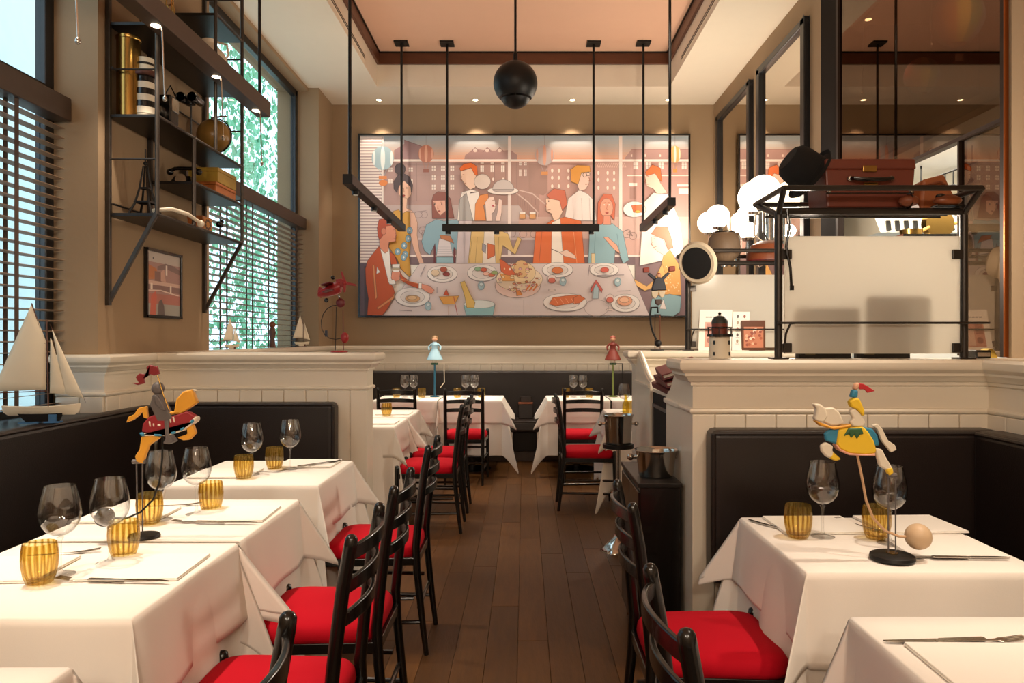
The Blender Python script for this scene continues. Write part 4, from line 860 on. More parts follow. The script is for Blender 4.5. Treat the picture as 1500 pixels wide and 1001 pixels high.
# girl in blue with brown hair
G.poly(A((805, 930), (800, 740), (815, 680), (865, 640), (945, 648), (1000, 715), (1042, 925)), '#86483f'); G.poly(A((812, 740), (945, 735), (950, 850), (890, 900), (842, 830)), '#e0ab96'); G.ell(*A((832, 775))[0], .9, 1.2, '#3a2a2a'); G.ell(*A((908, 775))[0], .9, 1.2, '#3a2a2a'); G.ell(*A((880, 852))[0], 1.6, .9, '#b4504a')
G.poly(B((820, 160), (840, 160), (840, 410), (820, 410)), '#6b2f38'); G.poly(B((1035, 160), (1055, 160), (1055, 410), (1035, 410)), '#6b2f38')
G.poly(B((740, 0), (850, -60), (930, -40), (1080, -60), (1140, 100), (1150, 260), (1110, 325), (1040, 240), (1025, 330), (850, 330), (835, 200), (780, 325), (720, 280), (690, 180)), '#86a9b8')
G.poly(B((880, 150), (990, 150), (1030, 340), (850, 340)), '#d8cfd2'); G.poly(B((850, 350), (1030, 350), (1035, 412), (850, 412)), '#8fb2bd')
for k in range(5): G.line(B((855, 240+k*24), (1030, 240+k*24)), .5, '#a8a4ac')
G.poly(B((885, 110), (1000, 120), (1040, 200), (990, 180), (900, 150)), '#b9764f')
# waiter with the bow tie, and the red haired woman
G.poly(Q1((568, 480), (575, 400), (590, 342), (640, 328), (672, 340), (690, 480)), '#efe6df'); G.poly(Q1((575, 480), (580, 375), (612, 345), (645, 480)), '#aaa5a3'); G.poly(Q1((560, 690), (575, 480), (640, 480), (620, 690)), '#cdbfc2')
G.poly(Q1((583, 240), (640, 222), (660, 262), (655, 318), (630, 330), (605, 305), (585, 272)), '#f0cbb4'); G.poly(Q1((578, 225), (600, 203), (635, 198), (664, 215), (667, 262), (652, 255), (635, 222), (584, 238)), '#e0692a'); G.line(Q1((632, 345), (660, 340)), 1.4, '#5c4748')
G.poly(Q1((652, 480), (655, 400), (678, 356), (718, 348), (722, 388), (695, 405), (708, 480)), '#e08a48'); G.poly(Q1((703, 392), (722, 366), (745, 362), (757, 408), (748, 435), (735, 446), (740, 482), (710, 482)), '#f0d4c8'); G.poly(Q1((752, 482), (762, 440), (770, 372), (786, 380), (784, 440), (776, 482)), '#eed0c4'); G.ell(*Q1((742, 408))[0], 1.5, 1.3, '#c34a52')
G.poly(Q1((638, 520), (700, 510), (760, 520), (815, 545), (840, 620), (862, 560), (880, 570), (850, 645), (790, 600), (775, 690), (620, 690)), '#dab877'); G.poly(Q1((700, 520), (745, 520), (755, 690), (690, 690)), '#e9dccf'); G.poly(Q1((715, 590), (750, 600), (750, 650), (715, 668)), '#cf6a3c'); G.poly(Q1((690, 590), (708, 600), (705, 640), (688, 625)), '#9a96a0')
for a in ((640, 560, 625, 690), (665, 560, 655, 690), (770, 560, 765, 690)): G.line(Q1((a[0], a[1]), (a[2], a[3])), .6, '#a98a55')
G.ell(*Q1((690, 290))[0], 12, 11, '#dccabf')
G.ell(*C((422, 632))[0], 22.4, 5.6, '#eadfd8'); G.ell(*C((425, 618))[0], 15.6, 14.2, '#c6b9b5', a0=pi, a1=2*pi); G.ell(*C((425, 622))[0], 15.6, 3.4, '#b3a5a2', a0=0, a1=pi)
for x in (635, 745): G.rect(*C((x-35, 880))[0], *C((x+30, 935))[0], '#d59b62'); G.rect(*C((x-35, 860))[0], *C((x+30, 884))[0], '#f0e6de')
# orange jacket man, spectacled man, teal sweater
G.poly(Q2((288, 480), (308, 372), (362, 330), (402, 350), (432, 380), (445, 480)), '#eadcd6'); G.poly(Q2((357, 255), (415, 238), (408, 300), (392, 328), (362, 335), (350, 300)), '#ecc9ba'); G.poly(Q2((322, 290), (318, 232), (350, 210), (412, 213), (416, 242), (372, 246), (356, 302), (338, 296)), '#dd9a45'); G.ring(*Q2((404, 253))[0], 2.6, 2.8, .7, '#4a3a3a'); G.ring(*Q2((388, 258))[0], 2.8, 3, .7, '#4a3a3a')
for dx in (330, 372, 410): G.line(Q2((dx, 370), (dx+4, 480)), .5, '#b7a6a4')
G.poly(Q2((135, 690), (150, 530), (225, 480), (290, 462), (370, 482), (388, 690)), '#da6b33'); G.poly(Q2((228, 490), (268, 470), (285, 690), (225, 690)), '#f3e8dc'); G.line(Q2((180, 530), (165, 690)), .7, '#a9502a'); G.line(Q2((330, 500), (350, 690)), .7, '#eda374')
G.poly(Q2((198, 372), (262, 372), (284, 430), (262, 472), (238, 482), (225, 445), (200, 432)), '#f2cab2'); G.poly(Q2((203, 355), (238, 324), (292, 334), (303, 400), (278, 432), (265, 382), (215, 372)), '#c8674a'); G.ell(*Q2((212, 385))[0], .8, 1.2, '#3c2c2c')
G.poly(D((1030, 300), (1110, 270), (1200, 330), (1215, 370), (1090, 340)), '#f0cdbb'); G.line(D((945, 262), (1035, 300)), 1.0, '#5d4f50')
G.poly(Q2((405, 690), (412, 530), (470, 494), (522, 494), (572, 532), (602, 672), (575, 690), (540, 590), (530, 690)), '#8cb0ba'); G.line(Q2((440, 540), (430, 690)), .8, '#6f929d'); G.line(Q2((545, 545), (560, 650)), .8, '#6f929d')
G.poly(Q2((448, 500), (452, 392), (480, 350), (520, 353), (537, 400), (532, 480), (505, 440), (470, 500)), '#c5613f'); G.ell(*Q2((494, 418))[0], 9.4, 14, '#df9a80'); G.poly(Q2((480, 455), (512, 455), (516, 500), (478, 500)), '#d98f76'); G.ell(*Q2((483, 403))[0], 1.0, .9, '#f4e3d6'); G.ell(*Q2((507, 403))[0], 1.0, .9, '#f4e3d6'); G.ell(*Q2((496, 442))[0], 2.2, 1.0, '#b5493f')
G.poly(Q2((478, 560), (500, 560), (545, 600), (560, 640), (535, 625)), '#e0a58c'); G.rect(*Q2((420, 640))[0], *Q2((438, 690))[0], '#ddc79c')
# right waiter with plate, seated woman in yellow
G.poly(Q2((676, 392), (722, 345), (792, 350), (852, 482), (872, 650), (655, 700), (668, 500)), '#f3e3da'); G.ell(*Q2((630, 425))[0], 16.5, 11.5, '#efe4de'); G.poly(Q2((615, 407), (665, 402), (668, 440), (625, 440)), '#d9744a'); G.ell(*Q2((645, 436))[0], 4, 2, '#e8b04a')
G.poly(Q2((680, 258), (735, 250), (758, 300), (790, 345), (740, 350), (722, 325), (690, 312)), '#f3cfbb'); G.poly(Q2((683, 245), (718, 208), (756, 224), (764, 292), (746, 275), (730, 250), (690, 262)), '#e2713b')
G.poly(Q2((738, 842), (760, 700), (772, 645), (802, 622), (850, 700), (858, 842)), '#e1a257'); G.poly(Q2((585, 728), (622, 762), (690, 800), (725, 770), (765, 690), (780, 740), (725, 805), (680, 822), (605, 775)), '#e6b067'); G.poly(Q2((540, 718), (585, 722), (595, 748), (545, 738)), '#f2cab2')
G.ell(*Q2((785, 890))[0], 22, 15, '#8fb1b8'); G.poly(Q2((700, 940), (715, 862), (800, 838), (858, 850), (850, 925), (820, 945)), '#8fb1b8'); G.poly(Q2((770, 862), (785, 912), (752, 910)), '#eee3de')
G.poly(Q2((713, 560), (758, 553), (782, 600), (800, 625), (775, 650), (740, 628), (715, 602)), '#f6d4c2'); G.poly(Q2((712, 545), (738, 508), (790, 512), (808, 560), (818, 612), (792, 622), (775, 572), (742, 560)), '#dc7c5c')
for k in range(26): rr2 = random.Random(k); x, y = Q2((765+rr2.random()*85, 690+rr2.random()*140))[0]; G.ell(x, y, .9, 1.1, '#f0d3a2', 8)
# table
G.poly([(615.4, 386.6), (918, 386.6), (950.6, 462.5), (562, 462.5)], '#d9cac8'); G.line([(767, 440), (767, 462)], .5, '#b6a5a4'); G.line([(615.4, 386.6), (918, 386.6)], .7, '#a99594')
def plate(x, y, rx, ry): G.ell(x, y+1, rx, ry, '#b5a4a4'); G.ell(x, y, rx, ry, '#ece4df'); G.ell(x, y+.3, rx*.68, ry*.66, '#e2d8d3')
for q, rx, ry in ((Q1((495, 740))[0], 22, 12), (Q1((690, 735))[0], 22, 12), (Q1((350, 852))[0], 25.5, 14), (Q2((255, 720))[0], 22.5, 11), (Q2((482, 720))[0], 21, 10), (Q2((292, 878))[0], 32, 13), (Q2((585, 882))[0], 21, 13)): plate(*q, rx, ry)
G.ell(*Q1((862, 800))[0], 33, 17, '#e2c3b8'); G.ell(*Q1((870, 765))[0], 34, 18, '#e3cdb2'); G.ell(*Q1((885, 735))[0], 19, 16, '#dfc49a'); G.ell(*D((620, 480))[0], 11, 13, '#d9b07e')
G.poly(D((385, 370), (430, 390), (500, 450), (560, 540), (470, 560), (400, 500)), '#cf6239'); G.poly(D((390, 530), (540, 560), (545, 610), (420, 610)), '#dd9a52'); G.poly(D((560, 680), (600, 700), (630, 760), (570, 770)), '#dd8a46')
for x in (700, 740, 780): G.line(D((x-30, 710), (x, 670), (x+15, 650)), 2.2, '#d9783c')
for k in range(60):
    rr2 = random.Random(200+k); x, y = D((370+rr2.random()*450, 400+rr2.random()*350))[0]
    if ((x-759)/31)**2+((y-408)/22)**2 < 1: G.ell(x, y, rr2.uniform(1, 3.2), rr2.uniform(.8, 2), rr2.choice(['#e9b9ac', '#d78a66', '#f0ded2', '#c9744f', '#e2c69a', '#dba3a0']), 10)
G.poly(D((920, 860), (960, 790), (1100, 770), (1261, 760), (1261, 830), (1000, 880)), '#d5703f'); G.poly(G_((0, 790), (60, 760), (125, 800), (60, 850), (0, 855)), '#d5703f')
for k in range(4): G.line(D((980+k*60, 800), (1020+k*60, 860)), .7, '#eaa27a')
G.ell(*B((595, 800))[0], 10.5, 5, '#d2a171'); G.ell(*B((590, 790))[0], 7, 3, '#e3bb8d'); G.ell(*B((930, 485))[0], 5, 3.6, '#a8503a'); G.ell(*B((960, 535))[0], 5, 2.8, '#8d3a36'); G.ell(*B((840, 520))[0], 6, 4.6, '#ddc4a6')
for x, y, c_ in ((150, 480, '#8fb28e'), (215, 488, '#c85f42'), (300, 545, '#cf6f4e'), (240, 530, '#e7b6a4'), (330, 520, '#94a66a')): G.ell(*D((x, y))[0], 4.6, 2.8, c_, 12)
G.ell(*D((1010, 495))[0], 8, 4.6, '#cf7440'); G.ell(*G_((335, 490))[0], 6, 3.6, '#d2604f'); G.ell(*G_((550, 825))[0], 11, 7, '#e0a07e'); G.ell(*G_((545, 815))[0], 7, 4, '#eab896')
def tumbl(x, y, rx=4.6, ry=6.2): G.ell(x, y, rx, ry, '#a5bfc7'); G.ring(x, y, rx, ry, .7, '#7795a0'); G.ell(x, y-ry*.3, rx*.6, ry*.4, '#d4e0e2')
for q in (D((188, 660))[0], D((1070, 615))[0], G_((475, 620))[0], B((765, 880))[0]): tumbl(*q)
for q in (G_((390, 800))[0], D((950, 590))[0]): G.ell(*q, 6, 6.5, '#e4cfc8'); G.ell(q[0], q[1]+2, 5, 4, '#cf6d5c'); G.line([(q[0], q[1]+6), (q[0], q[1]+16)], .8, '#d8c4c0'); G.ell(q[0], q[1]+16, 5, 1.6, '#dccac4')
G.poly(B((880, 780), (1100, 770), (1050, 860), (930, 860)), '#dfa04d'); G.poly(B((930, 760), (960, 700), (990, 770)), '#c9532f'); G.line(B((1040, 780), (1080, 975)), 1.0, '#b5433a'); G.line(B((985, 880), (985, 975)), .8, '#b98a6a')
G.poly(Q1((600, 890), (752, 890), (742, 942), (612, 942)), '#8fbcc0'); G.ell(*Q1((676, 888))[0], 22.6, 6, '#dfe4e2'); G.poly(Q1((584, 782), (604, 775), (632, 840), (655, 880), (650, 905), (615, 905), (605, 850)), '#e0bb68')
G.poly(G_((180, 700), (240, 600), (310, 700), (300, 735), (240, 650), (190, 735)), '#c75a50'); G.poly(G_((215, 690), (240, 640), (270, 690), (265, 800), (205, 800)), '#a9bcc4'); G.ring(*G_((245, 900))[0], 18, 12, .7, '#a99a98', 14)
for p_ in (B((680, 560), (735, 440)), B((450, 925), (590, 935)), G_((470, 720), (610, 715)), G_((155, 550), (170, 440)), G_((250, 550), (540, 545)), B((860, 680), (860, 740))): G.line(p_, 1.0, '#8d8084')
# man in the orange jacket, nearest
G.poly(B((235, 235), (190, 290), (112, 392), (88, 480), (95, 640), (122, 800), (108, 980), (272, 980), (335, 900), (365, 830), (405, 740), (388, 680), (332, 605), (300, 420), (258, 290)), '#bd5227'); G.poly(B((342, 290), (405, 330), (445, 480), (490, 560), (570, 618), (662, 640), (668, 695), (560, 655), (470, 602), (452, 520), (420, 455), (365, 430)), '#bd5227')
G.poly(B((250, 268), (345, 260), (358, 420), (372, 600), (405, 645), (335, 612), (290, 420)), '#eee6df'); G.poly(B((238, 60), (330, -20), (402, 0), (418, 90), (412, 182), (342, 195), (335, 285), (300, 312), (243, 250), (238, 160)), '#dc8f70'); G.poly(B((215, 40), (235, -50), (330, -72), (405, -35), (400, 8), (310, 18), (292, 100), (240, 170), (225, 130)), '#b24a2c'); G.ell(*B((285, 75))[0], 3.6, 5, '#d07f62')
G.poly(B((165, 440), (185, 440), (215, 790), (195, 810)), '#d98c58'); G.poly(B((205, 905), (380, 780), (400, 740), (395, 800), (230, 915)), '#d98c58'); G.poly(B((215, 460), (245, 515), (208, 535)), '#f0e8e2')
G.poly(B((375, 505), (465, 505), (455, 600), (395, 620), (365, 580)), '#dc9076'); G.poly(B((378, 432), (460, 428), (452, 512), (386, 512)), '#efe9e4'); G.rect(*B((384, 470))[0], *B((454, 490))[0], '#b7a58a'); G.poly(B((330, 605), (400, 600), (418, 645), (350, 645)), '#f0e8e0')
G.poly(B((665, 630), (697, 632), (697, 692), (662, 692)), '#f0e8e0'); G.poly(B((695, 640), (790, 668), (832, 712), (800, 752), (740, 722), (695, 690)), '#db8f76'); G.line(B((470, 590), (660, 640)), .7, '#dd9a68')
# faces: brows, noses, mouths
G.out = False; FL = '#a5634c'
for p_ in (A((522, 592), (535, 588)), A((470, 596), (488, 592)), A((500, 610), (506, 650), (497, 655)), A((825, 762), (842, 760)), A((898, 760), (918, 762)), A((870, 790), (866, 832), (880, 835)), Q1((590, 262), (602, 258)), Q1((592, 268), (584, 284), (592, 288)), Q1((598, 304), (610, 300)), Q1((738, 385), (750, 382)), Q1((752, 398), (757, 410), (750, 414)),
  Q2((208, 378), (220, 376)), Q2((202, 395), (197, 415), (206, 418)), Q2((206, 432), (222, 428)), Q2((404, 268), (412, 288), (402, 290)), Q2((390, 308), (402, 304)), Q2((478, 396), (490, 394)), Q2((500, 394), (512, 396)), Q2((496, 405), (493, 428), (500, 430)), Q2((685, 270), (698, 268)), Q2((683, 282), (678, 295), (686, 298)), Q2((690, 306), (702, 304)), Q2((716, 572), (728, 570)), Q2((714, 585), (709, 598), (717, 602)), Q2((722, 612), (734, 608)), B((385, 60), (405, 58)), B((412, 90), (424, 125), (410, 130)), B((392, 158), (410, 154))):
    G.line(p_, .7, FL)
G.build('print', pt)
# ------------------------------------------------------------------ decor
def cm(nm, col, **k): return mat(nm, col, k.pop('rough', .5), **k)
C_gold = cm('painted_gold', '#d9992c', var=.15); C_yel = cm('painted_yellow', '#e8bf2a', var=.12); C_blue = cm('painted_blue', '#2f7f9e', var=.15); C_white = cm('painted_white', '#ddd2bd', var=.12, bump=.1)
C_red = cm('painted_red', '#8e1f26', var=.15); C_grey = cm('painted_grey', '#5c5553', var=.25); C_green = cm('painted_green', '#2e5a36', var=.2); C_pink = cm('painted_pink', '#e2a58c', var=.1); C_navy = cm('painted_navy', '#161b2c', var=.1)
C_brown = cm('brown_leather', '#7a3f22', rough=.45, var=.2, bump=.2, bscale=120); C_case = cm('suitcase_leather', '#6b3020', rough=.4, var=.15, bump=.15, bscale=90); C_dkred = cm('burgundy_leather', '#5e1218', rough=.45, var=.15)
C_skin = cm('painted_skin', '#d9a583'); C_felt = cm('black_felt', '#0e0c0c', rough=.95); C_taupe = cm('worn_taupe_leather', '#6f5a45', rough=.6, var=.2, bump=.2); C_sail = cm('sail_cloth', '#e8ddc6', rough=.9, var=.04); C_beige = cm('beige_felt', '#c9b9a0', rough=.9)
def crop(ox, oy, s): return lambda *p: [(ox+a/s, oy+b/s) for a, b in p]
class Flat:                        # painted wooden cut-outs standing in a plane at depth Y
    def __init__(s, o, cr_, Y): s.o = o; s.c = cr_; s.Y = Y
    def w(s, p, dy=0): x, y, z = px(p[0], p[1], s.Y); return (x-s.o.location[0], s.Y+dy-s.o.location[1], z-s.o.location[2])
    def cut(s, nm, m, pts, th=.012, dy=0, bevel=None):
        bevel = bevel or (.0045 if th >= .016 else .0018)
        P = [s.w(p) for p in s.c(*pts)]; return MB().ext([(a[0], a[2]) for a in P], th, plane='xz', pos=P[0][1]+dy).build(nm, m, s.o, bevel=bevel, smooth=True, angle=30)
    def wire(s, nm, m, pts, r, dy=0, dys=None):
        P = [s.w(p, (dys[i] if dys else dy)) for i, p in enumerate(s.c(*pts))]; return MB().tube(P, r, 8).build(nm, m, s.o, smooth=True)
    def ball(s, nm, m, p, r, dy=0, sc=(1, 1, 1)): a = s.w(s.c(p)[0], dy); return MB().ball(a, r, 20, 12, sc).build(nm, m, s.o, smooth=True)
# yellow horse balancing toy, right table
Yh = 2.19; bx, by, _ = tpt(1307, 821); o = thing('balance_toy', 'balancing toy of a white horse in yellow cloth with rider, black round base', 'toy', (bx, by, ZT_)); Yh = by
f = Flat(o, crop(1160, 550, 5.889), Yh)
f.cut('horse_body', C_blue, [(275, 500), (320, 468), (420, 455), (600, 440), (690, 460), (732, 520), (748, 605), (700, 605), (600, 640), (400, 600), (285, 562)], .016)
f.cut('cloth', C_yel, [(388, 470), (430, 452), (600, 440), (645, 485), (692, 560), (716, 640), (704, 672), (620, 680), (480, 668), (405, 632), (372, 590), (382, 520)], .026)
f.cut('cloth_hem', C_pink, [(372, 590), (405, 632), (480, 666), (620, 678), (704, 668), (700, 692), (620, 692), (480, 684), (398, 648), (362, 600)], .030)
f.cut('leaf_collar', C_green, [(425, 525), (470, 450), (585, 450), (602, 505), (572, 505), (542, 548), (522, 508), (492, 540), (474, 502)], .034)
f.cut('horse_neck', C_white, [(268, 275), (290, 280), (350, 275), (400, 318), (442, 412), (380, 432), (330, 432), (262, 402), (255, 340)], .022)
f.cut('horse_head', C_white, [(175, 245), (230, 245), (275, 280), (296, 350), (262, 402), (205, 395), (180, 372), (196, 330), (200, 285)], .026, -.002)
f.cut('bridle', C_gold, [(186, 388), (232, 402), (330, 440), (430, 430), (500, 418), (492, 446), (350, 466), (240, 436)], .030)
f.cut('rider', C_white, [(490, 305), (530, 280), (582, 330), (622, 400), (612, 442), (520, 442), (490, 405), (522, 370)], .020)
f.cut('rider_sleeve', C_yel, [(485, 222), (530, 192), (572, 200), (612, 290), (617, 352), (592, 342), (550, 292), (500, 272)], .024)
f.cut('rider_cuff', C_blue, [(498, 190), (520, 120), (562, 130), (557, 192)], .022); f.cut('rider_hand', C_skin, [(522, 118), (536, 72), (572, 58), (578, 92), (556, 128)], .018)
f.cut('pennant', cm('pennant_red', '#b8252c'), [(570, 66), (612, 72), (652, 95), (716, 136), (650, 152), (624, 122), (582, 122), (568, 100)], .006)
f.cut('tail', C_white, [(690, 432), (730, 418), (772, 460), (822, 560), (882, 600), (896, 640), (850, 664), (815, 622), (768, 560), (730, 462)], .012)
f.cut('hind_leg', C_white, [(705, 620), (772, 638), (802, 700), (850, 780), (862, 815), (800, 815), (748, 780)], .016); f.cut('hind_hoof', C_yel, [(798, 800), (856, 790), (868, 840), (832, 866)], .020)
f.cut('fore_leg', C_white, [(243, 602), (290, 575), (352, 610), (342, 650), (380, 690), (320, 715), (288, 700), (248, 652)], .016); f.cut('fore_hoof', C_yel, [(345, 655), (420, 722), (370, 738), (318, 716)], .018)
f.wire('balance_rod', cm('pale_wood_rod', '#c9a27c'), [(565, 690), (600, 860), (640, 1080), (700, 1230), (800, 1340), (920, 1390), (1030, 1395)], .0038)
f.ball('counterweight', cm('pale_wooden_ball', '#c9ab88', var=.15), (1090, 1392), .037)
f.wire('stand_rod', C_grey, [(832, 862), (832, 1590)], .0022); f.wire('stand_rod', C_grey, [(894, 850), (894, 1590)], .0022); f.wire('rest', C_grey, [(822, 866), (900, 862)], .006)
MB().lathe([(0, 0), (.058, 0), (.062, .006), (.060, .014), (.052, .018), (0, .019)], 36).build('base', M_blackmetal, o, smooth=True); MB().lathe([(0, .0192), (.016, .0192), (.016, .021), (0, .021)], 16).build('brass_plate', M_brass, o)
# knight balancing toy, left
bx, by, _ = tpt(211, 788); o = thing('balance_toy', 'balancing toy of a grey knight on a golden horse with red saddle cloth', 'toy', (bx, by, ZT_))
f = Flat(o, crop(180, 540, 6.256), by)
f.cut('horse_body', C_red, [(185, 582), (196, 505), (250, 442), (330, 412), (470, 432), (600, 388), (672, 430), (690, 462), (560, 545), (450, 588), (300, 594)], .024)
f.cut('hem_band', C_white, [(165, 586), (400, 598), (560, 542), (682, 432), (698, 455), (690, 485), (565, 568), (420, 615), (190, 616)], .030)
for q in ([(165, 583), (215, 586), (225, 616), (185, 618)], [(300, 592), (375, 596), (385, 614), (310, 617)], [(450, 580), (500, 562), (512, 586), (460, 602)], [(535, 552), (580, 526), (592, 548), (548, 572)], [(630, 480), (665, 450), (680, 482), (645, 510)]): f.cut('blue_patch', C_blue, q, .033)
f.cut('horse_neck', C_gold, [(400, 392), (478, 398), (498, 282), (560, 212), (640, 188), (660, 230), (692, 312), (622, 362), (542, 412), (430, 424)], .022); f.cut('horse_horn', C_white, [(638, 192), (694, 196), (660, 212)], .012)
f.cut('rider_body', C_grey, [(262, 332), (285, 240), (350, 226), (385, 290), (430, 380), (472, 442), (462, 482), (330, 482), (302, 422)], .026); f.cut('rider_arm', C_grey, [(300, 240), (340, 245), (400, 330), (420, 378), (385, 385), (320, 330)], .036)
f.ball('rider_helmet', C_grey, (322, 182), .020, 0, (1, .8, 1.05)); f.cut('rider_leg', C_grey, [(395, 470), (442, 465), (444, 600), (492, 668), (440, 690), (382, 682), (408, 640)], .034)
for q in ([(252, 480), (268, 480), (275, 530), (262, 530)], [(290, 500), (304, 500), (306, 530), (294, 530)], [(330, 505), (366, 505), (366, 528), (332, 528)], [(470, 440), (486, 440), (496, 490), (484, 492)], [(442, 462), (456, 455), (462, 492), (450, 498)]): f.cut('saddle_fringe', C_white, q, .029)
f.cut('hind_leg', C_gold, [(178, 618), (320, 602), (352, 632), (250, 702), (212, 802), (192, 872), (132, 852), (118, 802), (160, 740)], .018); f.cut('fore_leg', C_gold, [(588, 525), (652, 512), (678, 590), (622, 652), (560, 658), (503, 632), (598, 600)], .018)
f.cut('tail', C_gold, [(38, 494), (58, 442), (110, 420), (150, 360), (222, 345), (236, 462), (196, 448), (182, 392), (150, 432), (100, 472)], .012)
f.wire('lance', M_brass, [(345, 60), (400, 240), (452, 380)], .0022, -.02); f.cut('pennant', cm('pennant_dark_red', '#7e1f24'), [(88, 134), (150, 132), (120, 80), (155, 45), (235, 60), (218, -10), (250, -34), (318, -18), (342, 48), (285, 66), (250, 50), (196, 96), (204, 136), (140, 152)], .008)
f2 = Flat(o, crop(0, 620, 3.85), by)
f2.wire('balance_wire', M_blackmetal, [(915, 80), (916, 200), (908, 330), (880, 425), (820, 490), (752, 520), (690, 515)], .0032, dys=[0, 0, -.01, -.02, -.03, -.04, -.05]); f2.ball('counterweight', M_blackmetal, (648, 505), .030, -.06)
f2.wire('stand_rod', C_grey, [(770, 222), (775, 640)], .0024); f2.wire('stand_rod', C_grey, [(803, 222), (804, 640)], .0024); f2.wire('rest', C_grey, [(748, 218), (822, 216)], .007)
MB().lathe([(0, 0), (.047, 0), (.049, .004), (.045, .010), (0, .012)], 32).build('base', M_blackmetal, o, smooth=True)
# red biplane balancing toy on the left partition
ox_, oy_ = (497-X0)*4.69/F, 4.69; o = thing('balance_toy', 'red biplane balancing toy standing on the left low partition', 'toy', (ox_, oy_, 1.314))
f = Flat(o, crop(455, 395, 8.012), oy_); cRed = cm('plane_red', '#8d1a1c', rough=.35)
fp_ = f.w(f.c((240, 240))[0])
fu = MB(); fu.lathe([(0, -.085), (.012, -.083), (.022, -.05), (.030, 0), (.032, .04), (.027, .065), (0, .068)], 20, axis='x')
fu.v = [(x*.95+fp_[0], y+fp_[1], z+x*.32+fp_[2]) for x, y, z in [(a, b*1.3, c*1.3) for a, b, c in fu.v]]; fu.build('fuselage', cRed, o, smooth=True)
w_ = MB()
for zc, xc in ((.030, -.01), (-.012, 0)):
    w_.add([(fp_[0]+xc+dx, fp_[1]+dy, fp_[2]+zc+dx*.32+dz) for dx in (-.028, .028) for dy in (-.11, .10) for dz in (0, .006)], [(0, 1, 3, 2), (4, 6, 7, 5), (0, 4, 5, 1), (2, 3, 7, 6), (0, 2, 6, 4), (1, 5, 7, 3)])
w_.build('wings', C_dkred, o, bevel=.002)
f.cut('tail_fin', cRed, [(82, 255), (100, 200), (150, 225), (150, 300), (120, 340)], .006); f.ball('pilot', M_black, (262, 95), .013); f.cut('engine_cowl', cRed, [(300, 120), (370, 108), (400, 150), (395, 210), (330, 215)], .05)
for q in ([(395, 150), (365, 30), (385, 25), (430, 140)], [(420, 145), (540, 175), (555, 200), (425, 185)], [(395, 180), (430, 180), (425, 265), (400, 275)]): f.cut('propeller_blade', cRed, q, .005, -.03)
f.ball('spinner', cRed, (412, 160), .014, -.028); f.ball('wheel', C_dkred, (350, 392), .029, 0, (1, .5, 1)); f.ball('tail_wheel', M_black, (185, 362), .014, 0, (1, .6, 1)); f.wire('strut', M_black, [(330, 300), (345, 360)], .004)
f.wire('balance_wire', M_blackmetal, [(310, 420), (260, 425), (200, 455), (150, 520), (125, 600), (130, 690), (165, 765), (220, 808), (290, 820), (360, 808)], .0026); f.ball('counterweight', cRed, (400, 800), .027, 0, (.95, .6, 1.25)); f.wire('small_man', C_navy, [(185, 790), (183, 715)], .008)
f.wire('stand_rod', M_blackmetal, [(302, 440), (290, 950)], .0024); f.wire('stand_rod', C_dkred, [(380, 470), (386, 950)], .0024)
MB().lathe([(0, 0), (.052, 0), (.052, .007), (.045, .010), (0, .010)], 28).build('base', cRed, o, smooth=True)
# acrobat toy on the far partition
ox_ = (961-X0)*5.42/F; o = thing('balance_toy', 'acrobat balancing toy in navy coat with raised arms, on the booth partition', 'toy', (ox_, 5.42, 1.314))
f = Flat(o, crop(920, 360, 5.886), 5.42)
f.cut('coat', C_navy, [(200, 388), (224, 292), (246, 276), (286, 276), (304, 290), (328, 384)], .05)
for q in ([(236, 308), (168, 250), (182, 232), (250, 282)], [(282, 282), (342, 228), (360, 240), (296, 308)]): f.cut('arm', C_navy, q, .03)
for q in ([(128, 192), (178, 188), (182, 230), (130, 232)], [(350, 180), (402, 176), (404, 220), (350, 224)]): f.cut('block', cm('toy_block_red', '#8e3420'), q, .04)
f.ball('head', C_skin, (264, 258), .017); f.cut('cap', C_red, [(246, 246), (264, 232), (284, 246)], .03)
for q in ([(196, 390), (262, 390), (254, 430), (232, 462), (205, 440)], [(262, 390), (320, 390), (308, 440), (290, 455), (268, 430)]): f.cut('trouser_leg', C_beige, q, .03)
f.cut('boot', cm('dark_toy_boot', '#3a2218'), [(232, 462), (288, 462), (284, 505), (258, 518), (236, 500)], .03)
f.wire('balance_wire', M_blackmetal, [(256, 580), (256, 532), (200, 534), (190, 600), (196, 680), (215, 750), (244, 810)], .007); f.ball('counterweight', M_blackmetal, (258, 842), .026)
f.wire('stand_rod', M_blackmetal, [(232, 600), (232, 890)], .003); f.wire('stand_rod', C_brown, [(275, 600), (276, 890)], .003); f.wire('rest', M_blackmetal, [(226, 598), (282, 598)], .006)
MB().lathe([(0, 0), (.05, 0), (.05, .006), (0, .008)], 24, (f.w(f.c((252, 0))[0])[0], 0, 0)).build('base', M_blackmetal, o, smooth=True)
